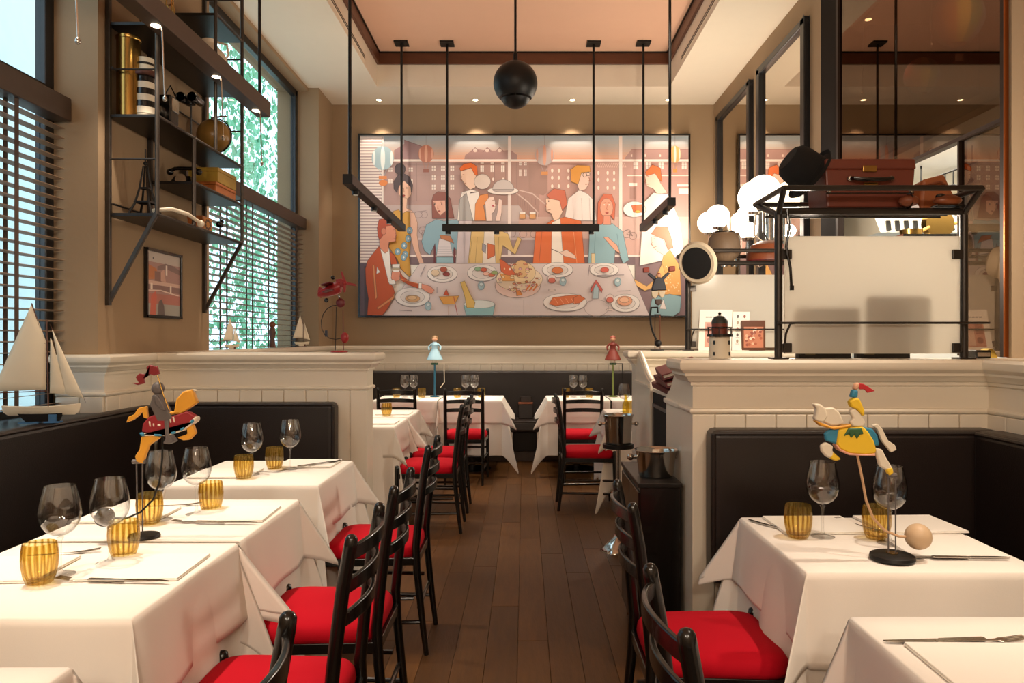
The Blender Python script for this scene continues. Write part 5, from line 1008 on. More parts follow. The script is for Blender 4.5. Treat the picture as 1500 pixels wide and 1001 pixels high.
# two doll toys on the back tables
def doll(lab, x, y, dress, hair, rod, arm):
    o = thing('doll_toy', lab, 'toy', (x, y, ZT_), group='balancing doll toys at the back')
    MB().lathe([(0, 0), (.05, 0), (.05, .008), (.012, .014), (0, .014)], 20).build('base', rod, o, smooth=True); MB().tube([(0, 0, .01), (0, 0, .36)], .010, 10).build('rod', rod, o, smooth=True)
    MB().lathe([(0, .40), (.085, .40), (.088, .41), (.045, .50), (.030, .53), (.036, .57), (.020, .60), (0, .60)], 24).build('dress', dress, o, smooth=True)
    for s in (-1, 1): MB().tube([(s*.018, 0, .36), (s*.018, 0, .41)], .008, 8).build('leg', C_white, o); MB().tube([(s*.03, 0, .58), (s*.065, 0, .545), (s*.06, -.02, .51)], .010, 8).build('arm', dress, o, smooth=True)
    MB().ball((0, 0, .63), .030, 16, 10).build('head', C_skin, o, smooth=True); MB().ball((0, .006, .638), .033, 16, 10, (1, 1, .9)).build('hair', hair, o, smooth=True)
    MB().tube([(-.03, 0, .36), (.10, 0, .365), (.105, 0, .16), (.06, 0, .10)], .005, 6).build('balance_wire', arm, o, smooth=True); MB().tube([(-.035, 0, .36), (.035, 0, .36)], .012, 8).build('rest', C_green, o)
doll('doll balancing toy in pale blue dress on a blue rod, at the back', -.975, 8.25, cm('doll_blue', '#8fb4c4'), cm('doll_hair', '#7a5a34'), cm('rod_blue', '#22627e'), C_white)
doll('doll balancing toy in dark red coat on a green rod, at the back', .965, 8.25, cm('doll_red', '#7c2c1e'), cm('doll_red_hair', '#8c3a26'), cm('rod_green', '#7c8a48'), M_blackmetal)
# sailing boats
def boat(lab, x, y, z, s, rz, dark, grp):
    o = thing('model_sailing_boat', lab, 'model boat', (x, y, z), rz, grp)
    n = 14; vs = []
    for i in range(n+1):
        t = i/n; xx = -.5+t; hw = .085*sin(pi*min(1, t*.95+.05))**.6*(1 if t < .98 else .3); sh = .02*(2*t-1)**2+.012*t
        vs += [(xx*s, -hw*s, (.22+sh*1.6)*s), (xx*s*.96, -hw*.75*s, .16*s), (xx*.85*s, 0, .11*s), (xx*s*.96, hw*.75*s, .16*s), (xx*s, hw*s, (.22+sh*1.6)*s)]
    fs = [(i*5+j, i*5+j+1, i*5+6+j, i*5+5+j) for i in range(n) for j in range(4)]+[(i*5+4, i*5, i*5+5, i*5+9) for i in range(n)]+[(0, 4, 3, 2, 1), tuple(n*5+j for j in range(5))]
    MB().add(vs, fs).build('hull', C_sail, o, smooth=True)
    MB().ext([(-.32*s, .16*s), (.28*s, .16*s), (.22*s, 0.02*s), (-.20*s, 0.02*s)], .05*s, pos=0).build('keel', C_felt if dark else C_white, o)
    MB().box(-.28*s, -.02*s, -.07*s, .07*s, 0, .02*s).box(.04*s, .24*s, -.07*s, .07*s, 0, .02*s).box(.10*s, .20*s, -.05*s, .05*s, .02*s, .12*s).build('cradle', cm('cradle_blue', '#3e6f9e') if dark else M_woodtrim, o)
    MB().tube([(.08*s, 0, .2*s), (.06*s, 0, 1.46*s)], .010*s, 8).tube([(.06*s, 0, .45*s), (-.62*s, 0, .43*s)], .008*s, 6).tube([(.10*s, 0, 1.4*s), (.56*s, 0, .28*s)], .003*s, 4).tube([(.04*s, 0, 1.12*s), (-.13*s, 0, 1.69*s)], .008*s, 6).build('mast_and_spars', M_woodtrim, o)
    def sail(pts, bulge, nm):
        a, b, c, d = pts; n = 8; V = []
        for i in range(n+1):
            for j in range(n+1):
                u, v = i/n, j/n; x_ = (a[0]*(1-u)+b[0]*u)*(1-v)+(d[0]*(1-u)+c[0]*u)*v; z_ = (a[1]*(1-u)+b[1]*u)*(1-v)+(d[1]*(1-u)+c[1]*u)*v
                V.append((x_*s, -bulge*s*sin(pi*u)*sin(pi*v), z_*s))
        q = MB().add(V, [(i*(n+1)+j, i*(n+1)+j+1, (i+1)*(n+1)+j+1, (i+1)*(n+1)+j) for i in range(n) for j in range(n)]).build(nm, C_sail, o, smooth=True)
        m = q.modifiers.new('cloth', 'SOLIDIFY'); m.thickness = .004*s
    sail([(-.62, .45), (.05, .47), (.05, 1.16), (-.13, 1.68)], .05, 'mainsail'); sail([(.10, .42), (.32, .40), (.12, 1.18), (.11, 1.2)], .03, 'staysail'); sail([(.30, .40), (.54, .33), (.14, 1.30), (.13, 1.32)], .03, 'jib')
boat('large model sailing boat with cream sails and black keel, on the near window sill', -2.215, 3.48, 1.012, .325, .22, True, 'model sailing boats')
boat('small white sailing boat on the window ledge, nearer the shelving', -2.36, 6.12, 1.314, .15, 1.1, False, 'model sailing boats')
boat('small white sailing boat on the window ledge, next to the red biplane', -2.36, 8.05, 1.314, .20, 1.0, False, 'model sailing boats')
o = thing('wooden_figure', 'small carved dark wooden figure standing on the far window ledge', 'figurine', (-2.36, 7.1, 1.314)); MB().lathe([(0, 0), (.035, 0), (.03, .02), (.02, .08), (.032, .14), (.02, .19), (0, .19)], 14).build('body', M_woodtrim, o, smooth=True); MB().ball((0, 0, .215), .03, 12, 8).build('head', C_brown, o, smooth=True)
# small lighthouse on the right partition
o = thing('model_lighthouse', 'small white model lighthouse with dark dome on the right partition corner', 'model', (.842, 3.265, 1.314))
MB().lathe([(0, 0), (.047, 0), (.043, .093), (0, .093)], 28).build('tower', C_white, o, smooth=True, angle=40); MB().lathe([(0, .093), (.055, .093), (.055, .105), (0, .105)], 24).build('gallery', M_black, o); MB().lathe([(0, .105), (.034, .105), (.034, .150), (0, .150)], 20).build('lantern', cm('lantern_rust', '#7a3826', var=.3), o, smooth=True, angle=40)
MB().lathe([(.036, .150), (.033, .165), (.022, .180), (0, .187)], 20).build('dome', cm('dome_green', '#2b302a'), o, smooth=True); MB().ball((0, 0, .193), .007, 10, 6).build('finial', M_black, o)
for k in range(10): a = 2*pi*k/10; MB().tube([(.050*cos(a), .050*sin(a), .105), (.050*cos(a), .050*sin(a), .135)], .0018, 5).build('railing_post', M_black, o)
MB().lathe([(.048, .132), (.052, .132), (.052, .136), (.048, .136)], 24, closed=True).build('railing', M_black, o)
for a in (-2.35, -.80):
    for z in (.012, .060): MB().box(-.004, .004, -.002, .003, z, z+.016, rot=a+pi/2, at=(.0455*cos(a), .0455*sin(a))).build('window', M_frame, o)
# printed leaflets and framed picture before the far glass screen
def leaflet(lab, xa, xb, ya, yb, lean, gr):
    X0_, X1_ = (xa-X0)*5.42/F, (xb-X0)*5.42/F; h = (yb-ya)*5.42/F; o = thing('leaflet_stand', lab, 'leaflet', ((X0_+X1_)/2, 5.42, 1.3135), group='printed cards before the far screen'); w = (X1_-X0_)/2
    MB().add([(-w, 0, 0), (w, 0, 0), (w+lean, .045, h), (-w+lean, .045, h), (-w, .006, 0), (w, .006, 0), (w+lean, .051, h), (-w+lean, .051, h)], [(0, 1, 2, 3), (7, 6, 5, 4), (0, 4, 5, 1), (1, 5, 6, 2), (2, 6, 7, 3), (3, 7, 4, 0)]).build('card', M_paper, o)
    g = Print(o, lambda u, v, k: (-w+2*w*u+lean*(1-v), .045*(1-v)-.0006-k*4e-5, h*(1-v)))
    if gr == 0:
        g.rect(.18, .30, .75, .92, '#c98a74'); g.rect(.22, .34, .45, .6, '#a3604e'); g.rect(.5, .5, .72, .88, '#e0b9a4'); g.ell(.35, .75, .1, .08, '#8c4a3c')
        for k in range(5): g.line([(.2+k*.11, .18), (.27+k*.11, .18)], .03, '#8b8688')
    else:
        for k in range(10): g.ell(.3+.4*(k % 2), .12+.16*(k//2), .07, .045, ['#4a3b38', '#8c4a3c', '#a08a70'][k % 3], 10); g.line([(.2+.4*(k % 2), .19+.16*(k//2)), (.42+.4*(k % 2), .19+.16*(k//2))], .012, '#8b8688')
    g.build('print', o)
leaflet('white printed leaflet with rosy picture behind the small lighthouse', 1023, 1071, 453, 513, .02, 0); leaflet('white printed leaflet with rows of tiny pictures beside the framed picture', 1072, 1097, 456, 513, .02, 1)
o = thing('small_picture', 'small dark framed orange picture leaning before the far glass screen', 'picture', (1.64, 5.42, 1.3135))
MB().box(-.085, .085, 0, .02, 0, .215).build('frame', M_woodtrim, o, bevel=.003); g = Print(o, lambda u, v, k: (-.07+.14*u, -.0008-k*4e-5, .02+.15*(1-v))); g.rect(0, 0, 1, 1, '#b9765a')
for k in range(26): rr2 = random.Random(k+40); g.ell(.1+.8*rr2.random(), .1+.8*rr2.random(), .08, .07, rr2.choice(['#d9a98c', '#8c4a3c', '#e7c9b4', '#a0563c']), 8)
g.build('print', o)
# ------------------------------------------------------------------ glass screens with racks
def screen(lab, xa, xb, Y, gx0, gx1, gz1, tube=.017, near=True):
    o = thing('glass_screen', lab, 'screen', ((xa+xb)/2, Y, 1.313))
    for x in (xa, xb):
        part(o, 'post', M_steel_d, MB().tube([(x, Y, 1.313), (x, Y, 1.94)], tube, 12), smooth=True)
        part(o, 'foot_plate', M_steel_d, MB().box(x-.035, x+.035, Y-.035, Y+.035, 1.312, 1.319), bevel=.002)
        for z in (1.36, 1.76): part(o, 'clamp', M_steel_d, MB().box(x-.012+(.03 if x == xa else -.03)-.012, x+.012+(.03 if x == xa else -.03)+.012, Y-.014, Y+.014, z-.02, z+.02), bevel=.003)
        s = -.45 if x == xa else 0
        part(o, 'rack_arm', M_steel_d, MB().tube([(x, Y, 1.93), (x+s*.01, Y-.03, 1.955), (x+s*.045, Y-.13, 2.02)], tube*.75, 10).tube([(x, Y, 1.93), (x+s*.01, Y+.06, 1.95), (x+s*.045, Y+.26, 2.02)], tube*.75, 10), smooth=True)
    t = .02
    part(o, 'rack_rail', M_steel_d, MB().tube([(xa, Y, 1.945), (xb, Y, 1.945)], tube*.9, 10), smooth=True)
    part(o, 'rack_rail', M_steel_d, MB().tube([(xa-t, Y-.13, 2.02), (xb, Y-.13, 2.02)], tube*.7, 10), smooth=True); part(o, 'rack_rail', M_steel_d, MB().tube([(xa-t, Y+.26, 2.02), (xb, Y+.26, 2.02)], tube*.7, 10), smooth=True)
    for s, x in ((-1, xa-t), (1, xb)): part(o, 'rack_rail', M_steel_d, MB().tube([(x, Y-.13, 2.02), (x, Y+.26, 2.02)], tube*.7, 10), smooth=True)
    for k in range(4): y = Y+.02+k*.055; part(o, 'rack_bar', M_steel_d, MB().tube([(xa, y, 1.95), (xb, y, 1.95)], .005, 6))
    part(o, 'glass', M_frost, MB().box(gx0, gx1, Y-.005, Y+.005, 1.335, gz1))
    part(o, 'guard_rail', M_steel_d, MB().tube([(xa+.02, Y-.01, 1.34), (xa+.022, Y-.03, 1.42), (xa+.035, Y-.045, 1.462), (xa+.06, Y-.05, 1.466), (xb-.06, Y-.05, 1.466), (xb-.035, Y-.045, 1.462), (xb-.022, Y-.03, 1.42), (xb-.02, Y-.01, 1.34)], .005, 8).tube([(xa-.02, Y-.05, 1.466), (xb+.08, Y-.05, 1.466)], .005, 8), smooth=True)
    return o
M_steel_d = mat('graphite_steel', '#3c3733', .38, metal=.7, var=.2)
screen('near frosted glass screen with luggage rack, suitcase on top', 1.09, 1.885, 3.25, 1.115, 1.865, 1.838)
screen('far frosted glass screen with luggage rack at the booth', 1.182, 1.96, 5.47, 1.21, 1.95, 1.86, .020)
# till monitors behind the near screen
bc = thing('booth_counter', 'pale counter of the cashier booth behind the near glass screen', 'counter', (1.5, 3.6, 0)); part(bc, 'worktop', M_white, MB().box(.78, 2.28, 3.395, 3.78, 1.02, 1.06)); part(bc, 'base', M_cream, MB().box(.78, 2.28, 3.42, 3.77, 0, 1.02))
C_mon = cm('monitor_grey', '#2b2624', rough=.5)
for lab, xa, xb, yt in (('left till monitor seen as a grey shape behind the frosted glass', 1166, 1244, 436), ('right till monitor seen as a grey shape behind the frosted glass', 1252, 1330, 422)):
    Y = 3.40; a, b = (xa-X0)*Y/F, (xb-X0)*Y/F; z = H-(yt-Y0)*Y/F; o = thing('till_monitor', lab, 'monitor', ((a+b)/2, Y, 1.061), group='till monitors in the booth')
    part(o, 'casing', C_mon, MB().box(a, b, Y-.03, Y+.02, 1.30, z), bevel=.012); part(o, 'vent', mat('vent_warm', '#6e6048', .6), MB().box(a+.03, a+.075, Y-.032, Y-.029, 1.325, 1.335).box(a+.03, a+.075, Y-.032, Y-.029, 1.35, 1.36).box(a+.03, a+.075, Y-.032, Y-.029, 1.375, 1.385)); part(o, 'stand', C_mon, MB().box((a+b)/2-.07, (a+b)/2+.07, Y-.05, Y+.05, 1.061, 1.075).box((a+b)/2-.03, (a+b)/2+.03, Y-.02, Y+.01, 1.07, 1.32))
# suitcase
Ys = 3.28; o = thing('leather_suitcase', 'brown leather suitcase with black handle on the near luggage rack', 'suitcase', ((1267-X0)*3.30/F, 3.36, 1.962)); o.scale = (1, 1, .9); w = 66*3.30/F
def frust(m, w0, w1, d0, d1, z0, z1): return m.add([(s*w, t*d, z) for z, w, d in ((z0, w0, d0), (z1, w1, d1)) for s, t in ((-1, -1), (1, -1), (1, 1), (-1, 1))], [(3, 2, 1, 0), (4, 5, 6, 7), (0, 1, 5, 4), (1, 2, 6, 5), (2, 3, 7, 6), (3, 0, 4, 7)])
frust(MB(), w*.93, w*.985, .105, .112, 0, .185).build('case_body', C_case, o, bevel=.008, seg=2); frust(MB(), w, w*.98, .117, .113, .182, .232).build('lid', C_case, o, bevel=.007, seg=2)
MB().tube([(-.085, -.122, .135), (-.08, -.14, .132), (-.05, -.150, .125), (.05, -.150, .125), (.08, -.14, .132), (.085, -.122, .135)], .010, 10).build('handle', M_black, o, smooth=True)
for s in (-1, 1): MB().ball((s*.088, -.118, .136), .014, 12, 8, (1, .6, 1)).build('handle_ring', M_chrome, o, smooth=True); MB().ball((s*w*.90, -.113, .080), .011, 10, 6, (1, .5, 1)).build('corner_stud', M_chrome, o, smooth=True)
MB().box(-.035, .025, -.120, -.114, .168, .198).build('lock', M_brass, o, bevel=.002); MB().box(-.03, .03, -.118, -.112, .10, .118).build('name_plate', M_brass, o, bevel=.001)
MB().box(-w*.96, w*.96, -.1105, -.104, .066, .071).build('seam', M_black, o)
# hats
def hat(lab, loc, axis, crown_r, crown_h, brim_r, mo, mi, grp=None, flat=.9):
    from mathutils import Vector as V
    o = thing('felt_hat', lab, 'hat', loc, 0, 'hats on the racks'); o.rotation_euler = V((0, 0, 1)).rotation_difference(V(axis).normalized()).to_euler(); r, h = crown_r, crown_h
    MB().lathe([(r*1.02, .002), (r, h*.3), (r*.97, h*.6), (r*.88, h*.85), (r*.66, h*.98), (r*.3, h), (0, h*.97)], 32).build('crown', mo, o, smooth=True)
    MB().lathe([(r*.98, .0), (r*.96, h*.3), (r*.92, h*.6), (r*.6, h*.93), (0, h*.93)], 32).build('lining', mi, o, smooth=True)
    MB().lathe([(r*.97, .004), (brim_r*.9, .0), (brim_r, .014), (brim_r*1.01, .018), (brim_r*.99, .018), (brim_r*.9, .005), (r*.97, .008)], 36, closed=True).build('brim', mo, o, smooth=True)
    MB().lathe([(r*1.03, .004), (r*1.025, .028), (r*.99, .028), (r*.99, .004)], 32, closed=True).build('ribbon', C_felt, o, smooth=True)
hat('black bowler hat lying tilted at the left end of the near luggage rack', px(1190, 258, 3.34), (-.82, -.10, .56), .090, .138, .127, C_felt, C_felt)
hat('beige hat with black lining hanging on the post of the far screen', px(1020, 386, 5.30), (.55, .62, .18), .115, .13, .150, C_beige, C_felt)
# leather things on the racks
o = thing('leather_bag', 'crumpled tan leather bag on the near rack right of the suitcase', 'bag', ((1358-X0)*3.36/F, 3.36, 1.965))
MB().add([(-.06, -.06, 0), (.085, -.06, 0), (.085, .06, 0), (-.06, .06, 0), (-.045, -.05, .13), (.045, -.055, .155), (.06, .04, .14), (-.05, .05, .12), (.095, -.05, .06), (-.07, 0, .07)], [(3, 2, 1, 0), (4, 5, 6, 7), (0, 1, 8, 5, 4), (1, 2, 8), (8, 2, 6, 5), (2, 3, 7, 6), (3, 0, 9), (3, 9, 7), (0, 4, 9), (9, 4, 7)]).build('body', cm('tan_leather', '#9a5730', rough=.45, var=.2), o, bevel=.012, seg=3)
MB().tube([(-.05, -.055, .10), (.02, -.072, .115), (.07, -.06, .09)], .005, 6).build('strap', C_brown, o, smooth=True)
o = thing('leather_ball', 'small dark leather ball on the near luggage rack under the bag', 'ball', ((1335-X0)*3.2/F, 3.22, 1.985)); MB().ball((0, 0, 0), .034, 20, 12, (1.25, 1, .72)).build('skin', C_brown, o, smooth=True); MB().lathe([(.0345, -.001), (.0355, 0), (.0345, .001)], 24, axis='x').build('lace_seam', M_black, o)
o = thing('leather_shoe', 'old brown leather shoe at the right end of the near luggage rack', 'shoe', ((1392-X0)*3.22/F, 3.24, 1.962)); MB().ball((0, 0, .028), .03, 20, 12, (2.0, 1, .85)).build('upper', cm('shoe_leather', '#8a4a28', rough=.3, var=.2), o, smooth=True); MB().box(-.06, .062, -.026, .026, 0, .008).build('sole', M_black, o, bevel=.003); MB().ball((-.03, 0, .045), .022, 14, 8, (1, .8, .6)).build('opening', M_black, o, smooth=True)
o = thing('leather_medicine_ball', 'round taupe leather ball with flat top on the far rack', 'ball', ((1062-X0)*5.5/F, 5.53, 1.955)); MB().lathe([(0, 0), (.06, .0), (.105, .05), (.118, .11), (.108, .175), (.08, .212), (.045, .222), (0, .222)], 28).build('skin', C_taupe, o, smooth=True); MB().lathe([(.08, .213), (.083, .218), (.075, .224), (.07, .22)], 28, closed=True).build('stitched_seam', M_black, o, smooth=True)
o = thing('leather_hat', 'brown leather cap lying on the far rack behind the near post', 'hat', ((1128-X0)*5.5/F, 5.55, 1.957)); MB().lathe([(.155, 0), (.150, .06), (.12, .125), (.06, .155), (0, .16)], 28).build('crown', C_brown, o, smooth=True); MB().lathe([(.15, 0), (.185, .004), (.185, .010), (.15, .012)], 28, closed=True).build('brim', C_dkred, o, smooth=True)
o = thing('leather_strap', 'black leather strap hanging from the left post of the near rack', 'strap', (1.118, 3.222, 1.95)); MB().tube([(0, 0, 0), (.006, -.004, -.08), (-.004, 0, -.16), (.012, -.004, -.25), (.018, 0, -.33)], .006, 8).build('band', M_black, o, smooth=True); MB().box(.012, .026, -.008, .004, -.345, -.325).build('buckle', M_blackmetal, o)
# ------------------------------------------------------------------ service cabinet, niche with menus
o = thing('service_cabinet', 'low black service cabinet on castors at the end of the right partition', 'cabinet', (.595, 3.58, 0))
part(o, 'carcass', M_black, MB().box(.505, .683, 3.30, 3.87, .06, .75), bevel=.003); part(o, 'top', M_shelf, MB().box(.495, .687, 3.29, 3.88, .75, .77), bevel=.003)
for a, b in ((3.31, 3.58), (3.59, 3.86)): part(o, 'door', M_black, MB().box(.496, .506, a, b, .09, .73), bevel=.003)
for y in (3.56, 3.61): part(o, 'door_handle', M_chrome, MB().tube([(.488, y, .42), (.488, y, .52)], .004, 6))
for x, y in ((.53, 3.33), (.66, 3.33), (.53, 3.84), (.66, 3.84)): part(o, 'castor', M_chrome, MB().lathe([(0, -.012), (.026, -.012), (.026, .012), (0, .012)], 16, (x, y, .027), axis='x'))
o = thing('wine_fridge', 'black glazed cabinet standing inside the niche of the booth', 'cabinet', (1.0, 4.38, 0)); part(o, 'carcass', C_felt, MB().box(.80, 1.25, 3.80, 4.72, 0, 1.068)); part(o, 'door_frame', C_grey, MB().box(.792, .80, 3.83, 3.85, .1, 1.0).box(.792, .80, 4.67, 4.69, .1, 1.0).box(.792, .80, 3.83, 4.69, .98, 1.0).box(.792, .80, 3.83, 4.69, .55, .56))
for i, (x, y, z) in enumerate(((.865, 4.25, 1.150), (.86, 4.22, 1.192), (.85, 4.19, 1.236))):
    o = thing('menu_folder', ['lowest', 'middle', 'topmost'][i]+' burgundy menu folder fanned in the booth niche', 'folder', (x, y, z), group='burgundy menu folders'); o.rotation_euler = (.10, -.30, .12-.1*i)
    MB().box(-.11, .11, -.15, .15, .009, .016).build('cover', C_dkred, o, bevel=.002); MB().box(-.11, .11, -.15, .15, -.016, -.009).build('cover', C_dkred, o, bevel=.002); MB().box(-.11, -.103, -.15, .15, -.009, .009).build('spine', C_dkred, o); MB().box(-.102, .085, -.125, .135, -.009, .009).build('pages', M_paper, o)
o = thing('menu_rest', 'cream sloping rest holding the menu folders in the niche', 'rest', (.87, 4.4, 1.07)); MB().add([(-.07, -.55, 0), (.3, -.55, 0), (.3, .33, 0), (-.07, .33, 0), (-.07, -.55, .02), (.3, -.55, .16), (.3, .33, .16), (-.07, .33, .02)], [(3, 2, 1, 0), (4, 5, 6, 7), (0, 1, 5, 4), (1, 2, 6, 5), (2, 3, 7, 6), (3, 0, 4, 7)]).build('slope', M_cream, o)
o = thing('leather_box', 'small dark leather box with pale edge on the back banquette seat', 'box', (.015, 8.80, .472)); MB().box(-.082, .082, -.06, .06, 0, .17).build('body', M_leather, o, bevel=.006); MB().box(-.084, .084, -.062, .062, .17, .185).build('rim', C_brown, o, bevel=.002); MB().box(-.06, .07, .02, .05, .185, .25).build('back_flap', M_leather, o, bevel=.004)
o = thing('card_terminal', 'small black card terminal with curled yellow paper by the near right post', 'terminal', (1.985, 3.30, 1.314)); MB().box(-.035, .03, -.03, .05, 0, .035).build('body', M_black, o, bevel=.004); MB().box(-.03, .025, -.032, -.028, .008, .026).build('front_plate', M_chrome, o, bevel=.001); MB().add([(.02+.045*(t/8)+.0, yy, .035+.022*sin(pi*t/8)-.034*(t/8)) for t in range(9) for yy in (-.02, .03)], [(2*t, 2*t+1, 2*t+3, 2*t+2) for t in range(8)]).build('paper_curl', C_yel, o, smooth=True)  # made-up terminal; its yellow strip stands for a reflection
# ------------------------------------------------------------------ steel wall shelving and what stands on it
SX0, SX1, SY0, SY1, SYm, SYn = -2.325, -2.045, 4.22, 5.49, 4.69, 5.02
o = thing('wall_shelving', 'raw steel wall shelving with diagonal brackets on the window pier', 'shelf', (-2.2, 4.85, 2.1))
TOPZ = 4.15
for y in (SY0, SY1):
    part(o, 'wall_post', M_steel, MB().box(SX0-.003, SX0+.022, y-.012, y+.012, 1.585, TOPZ), bevel=.002); part(o, 'front_post', M_steel, MB().tube([(SX1, y, 2.09), (SX1, y, TOPZ)], .012, 10), smooth=True)
    part(o, 'diagonal_brace', M_steel, MB().bar((SX0+.01, y, 1.60), (SX1, y, 2.10), .022, .022), bevel=.002)
    for z in (2.40, 2.90, 3.42, 3.85): part(o, 'side_rod', M_steel, MB().tube([(SX0, y, z), (SX1, y, z)], .006, 6))
part(o, 'front_post', M_steel, MB().tube([(SX1, SYm, 2.09), (SX1, SYm, 2.65)], .012, 10), smooth=True); part(o, 'front_post', M_steel, MB().tube([(SX1, SYn, 2.65), (SX1, SYn, TOPZ)], .011, 10), smooth=True); part(o, 'wall_post', M_steel, MB().box(SX0-.003, SX0+.022, SYm-.012, SYm+.012, 2.09, TOPZ))
for y0, y1, z in ((SY0, SY1, 2.10), (SYm, SY1, 2.375), (SY0, SY1, 2.65), (SY0, SY1, 3.165), (SYn, SY1, 3.56)):
    part(o, 'shelf_board', M_shelf, MB().box(SX0+.003, SX1, y0, y1, z-.018, z), bevel=.002); part(o, 'edge_tube', M_steel, MB().tube([(SX1, y0, z-.008), (SX1, y1, z-.008)], .010, 8), smooth=True)
for z in (2.12, 2.88): part(o, 'cross_rod', M_steel, MB().tube([(SX0+.03, SY0, z+.03), (SX0+.03, SY1, z+.03)], .006, 6))
o = thing('lighthouse_lamp', 'tall black and white striped lighthouse lamp on the steel shelving', 'lamp', (-2.175, 4.345, 2.651))
for k in range(6): MB().lathe([(0, .03+k*.036), (.062-.0015*k, .03+k*.036), (.061-.0015*k, .066+k*.036), (0, .066+k*.036)], 24).build('band', (C_white if k % 2 == 0 else M_black), o, smooth=True, angle=40)
MB().lathe([(0, 0), (.058, 0), (.058, .03), (0, .03)], 24).build('foot', C_white, o, smooth=True, angle=40); MB().lathe([(0, .246), (.070, .246), (.072, .256), (.066, .275), (0, .275)], 24).build('gallery', cm('rust_gallery', '#5a2f22'), o, smooth=True, angle=40); MB().lathe([(0, .275), (.046, .275), (.046, .345), (.05, .35), (0, .352)], 20).build('lantern', C_sail, o, smooth=True, angle=40); MB().lathe([(.047, .31), (.049, .312), (.049, .322), (.047, .324)], 20, closed=True).build('lantern_band', M_black, o)
o = thing('brass_canister', 'tall plain brass cylinder at the near end of the steel shelving', 'canister', (-2.250, 4.31, 2.651)); MB().lathe([(0, 0), (.064, 0), (.064, .46), (.060, .46), (.060, .01), (0, .01)], 32).build('shell', M_brass, o, smooth=True, angle=40); MB().lathe([(.064, .44), (.067, .445), (.067, .46), (.064, .462)], 32, closed=True).build('rim', M_brass, o, smooth=True)
o = thing('old_camera', 'old black box camera with silver trim on the steel shelving', 'camera', (-2.17, 4.56, 2.651)); o.scale = (1.35, 1.35, 1.35); MB().box(-.05, .05, -.04, .04, .03, .15).build('body', M_black, o, bevel=.006); MB().box(-.05, .05, -.045, .045, .0, .03).build('base', C_white, o, bevel=.004); MB().lathe([(0, -.05), (.025, -.05), (.027, -.02), (0, -.02)], 18, (0, -.02, .075), axis='y').build('lens', M_chrome, o, smooth=True); MB().box(.045, .056, -.03, .03, .08, .14).build('viewfinder', M_chrome, o, bevel=.003); MB().tube([(0, 0, .15), (.03, 0, .20), (.055, 0, .15)], .004, 6).build('carry_strap', M_black, o)
o = thing('binoculars', 'black binoculars raised on a thin stand on the steel shelving', 'binoculars', (-2.12, 4.82, 2.651))
MB().tube([(0, 0, 0), (0, 0, .235)], .006, 8).lathe([(0, 0), (.05, 0), (.05, .008), (0, .008)], 20).build('stand', M_blackmetal, o)
for s in (-1, 1): MB().lathe([(.020, .07), (.024, .06), (.028, -.02), (.032, -.07), (.030, -.075), (0, -.066)], 18, (s*.036, 0, .265), axis='y').build('barrel', M_black, o, smooth=True, angle=40); MB().lathe([(0, -.0745), (.027, -.0745)], 16, (s*.036, 0, .265), axis='y').build('lens', M_chrome, o)
MB().box(-.02, .02, -.02, .02, .235, .275).build('bridge', M_black, o)
o = thing('table_globe', 'golden table globe with a dark bracket on the steel shelving', 'globe', (-2.17, 5.30, 2.651)); MB().ball((0, 0, .165), .116, 32, 20).build('sphere', cm('globe_gold', '#8c6a32', rough=.3, var=.45, scale=5), o, smooth=True); MB().lathe([(0, 0), (.06, 0), (.055, .012), (.012, .045), (0, .05)], 20).build('base', M_black, o, smooth=True); MB().tube([(.123*sin(t), 0, .165-.123*cos(t)) for t in [i*.28 for i in range(12)]], .005, 6).build('meridian', M_blackmetal, o, smooth=True); MB().tube([(-.02, 0, .290), (.06, -.02, .297), (.10, -.03, .292)], .006, 6).build('top_ornament', C_brown, o, smooth=True)
o = thing('old_telephone', 'old black telephone on the short middle shelf', 'telephone', (-2.18, 4.86, 2.376)); frust(MB(), .075, .05, .065, .035, 0, .06).build('body', M_black, o, bevel=.006); MB().tube([(-.09, 0, .10), (-.06, 0, .115), (.06, 0, .115), (.09, 0, .10)], .011, 10).ball((-.092, 0, .092), .022, 12, 8).ball((.092, 0, .092), .022, 12, 8).build('handset', M_black, o, smooth=True); MB().lathe([(0, 0), (.035, 0), (.035, .006), (0, .006)], 20, (0, -.055, .035), axis='y').build('dial', M_chrome, o, smooth=True); MB().box(-.02, .02, -.012, .012, .055, .10).build('cradle', M_black, o)
C_tin = cm('old_yellow_tin', '#a88a34', rough=.4, var=.35, scale=14); C_tin2 = cm('old_orange_tin', '#a8602a', rough=.4, var=.4, scale=20)
for lab, x, y, z, w_, d_, h_, m_ in (('lower orange brown tin box on the short middle shelf', -2.17, 5.24, 2.376, .11, .17, .075, C_tin2), ('upper yellow tin box stacked on the orange one on the shelf', -2.165, 5.26, 2.454, .105, .16, .10, C_tin), ('orange tin with dark flower picture on the lowest shelf', -2.14, 5.0, 2.101, .05, .075, .10, C_tin2)):
    o = thing('tin_box', lab, 'tin box', (x, y, z), group='old tin boxes on the shelving'); MB().box(-w_, w_, -d_, d_, 0, h_*.72).build('body', m_, o, bevel=.004); MB().box(-w_-.002, w_+.002, -d_-.002, d_+.002, h_*.72, h_).build('lid', m_, o, bevel=.005)
    if h_ == .10 and w_ < .06:
        g = Print(o, lambda u, v, k: (w_+.003+k*4e-5, -d_+2*d_*u, h_*(1-v))); g.rect(.1, .1, .9, .9, '#c98b35')
        for k in range(9): g.ell(.5+.26*cos(k*.7), .5+.28*sin(k*.7), .10, .09, '#4a2a16', 10)
        g.build('print', o)
o = thing('model_tower', 'dark metal lattice tower model on the lowest steel shelf', 'model', (-2.20, 4.40, 2.101)); m = MB()
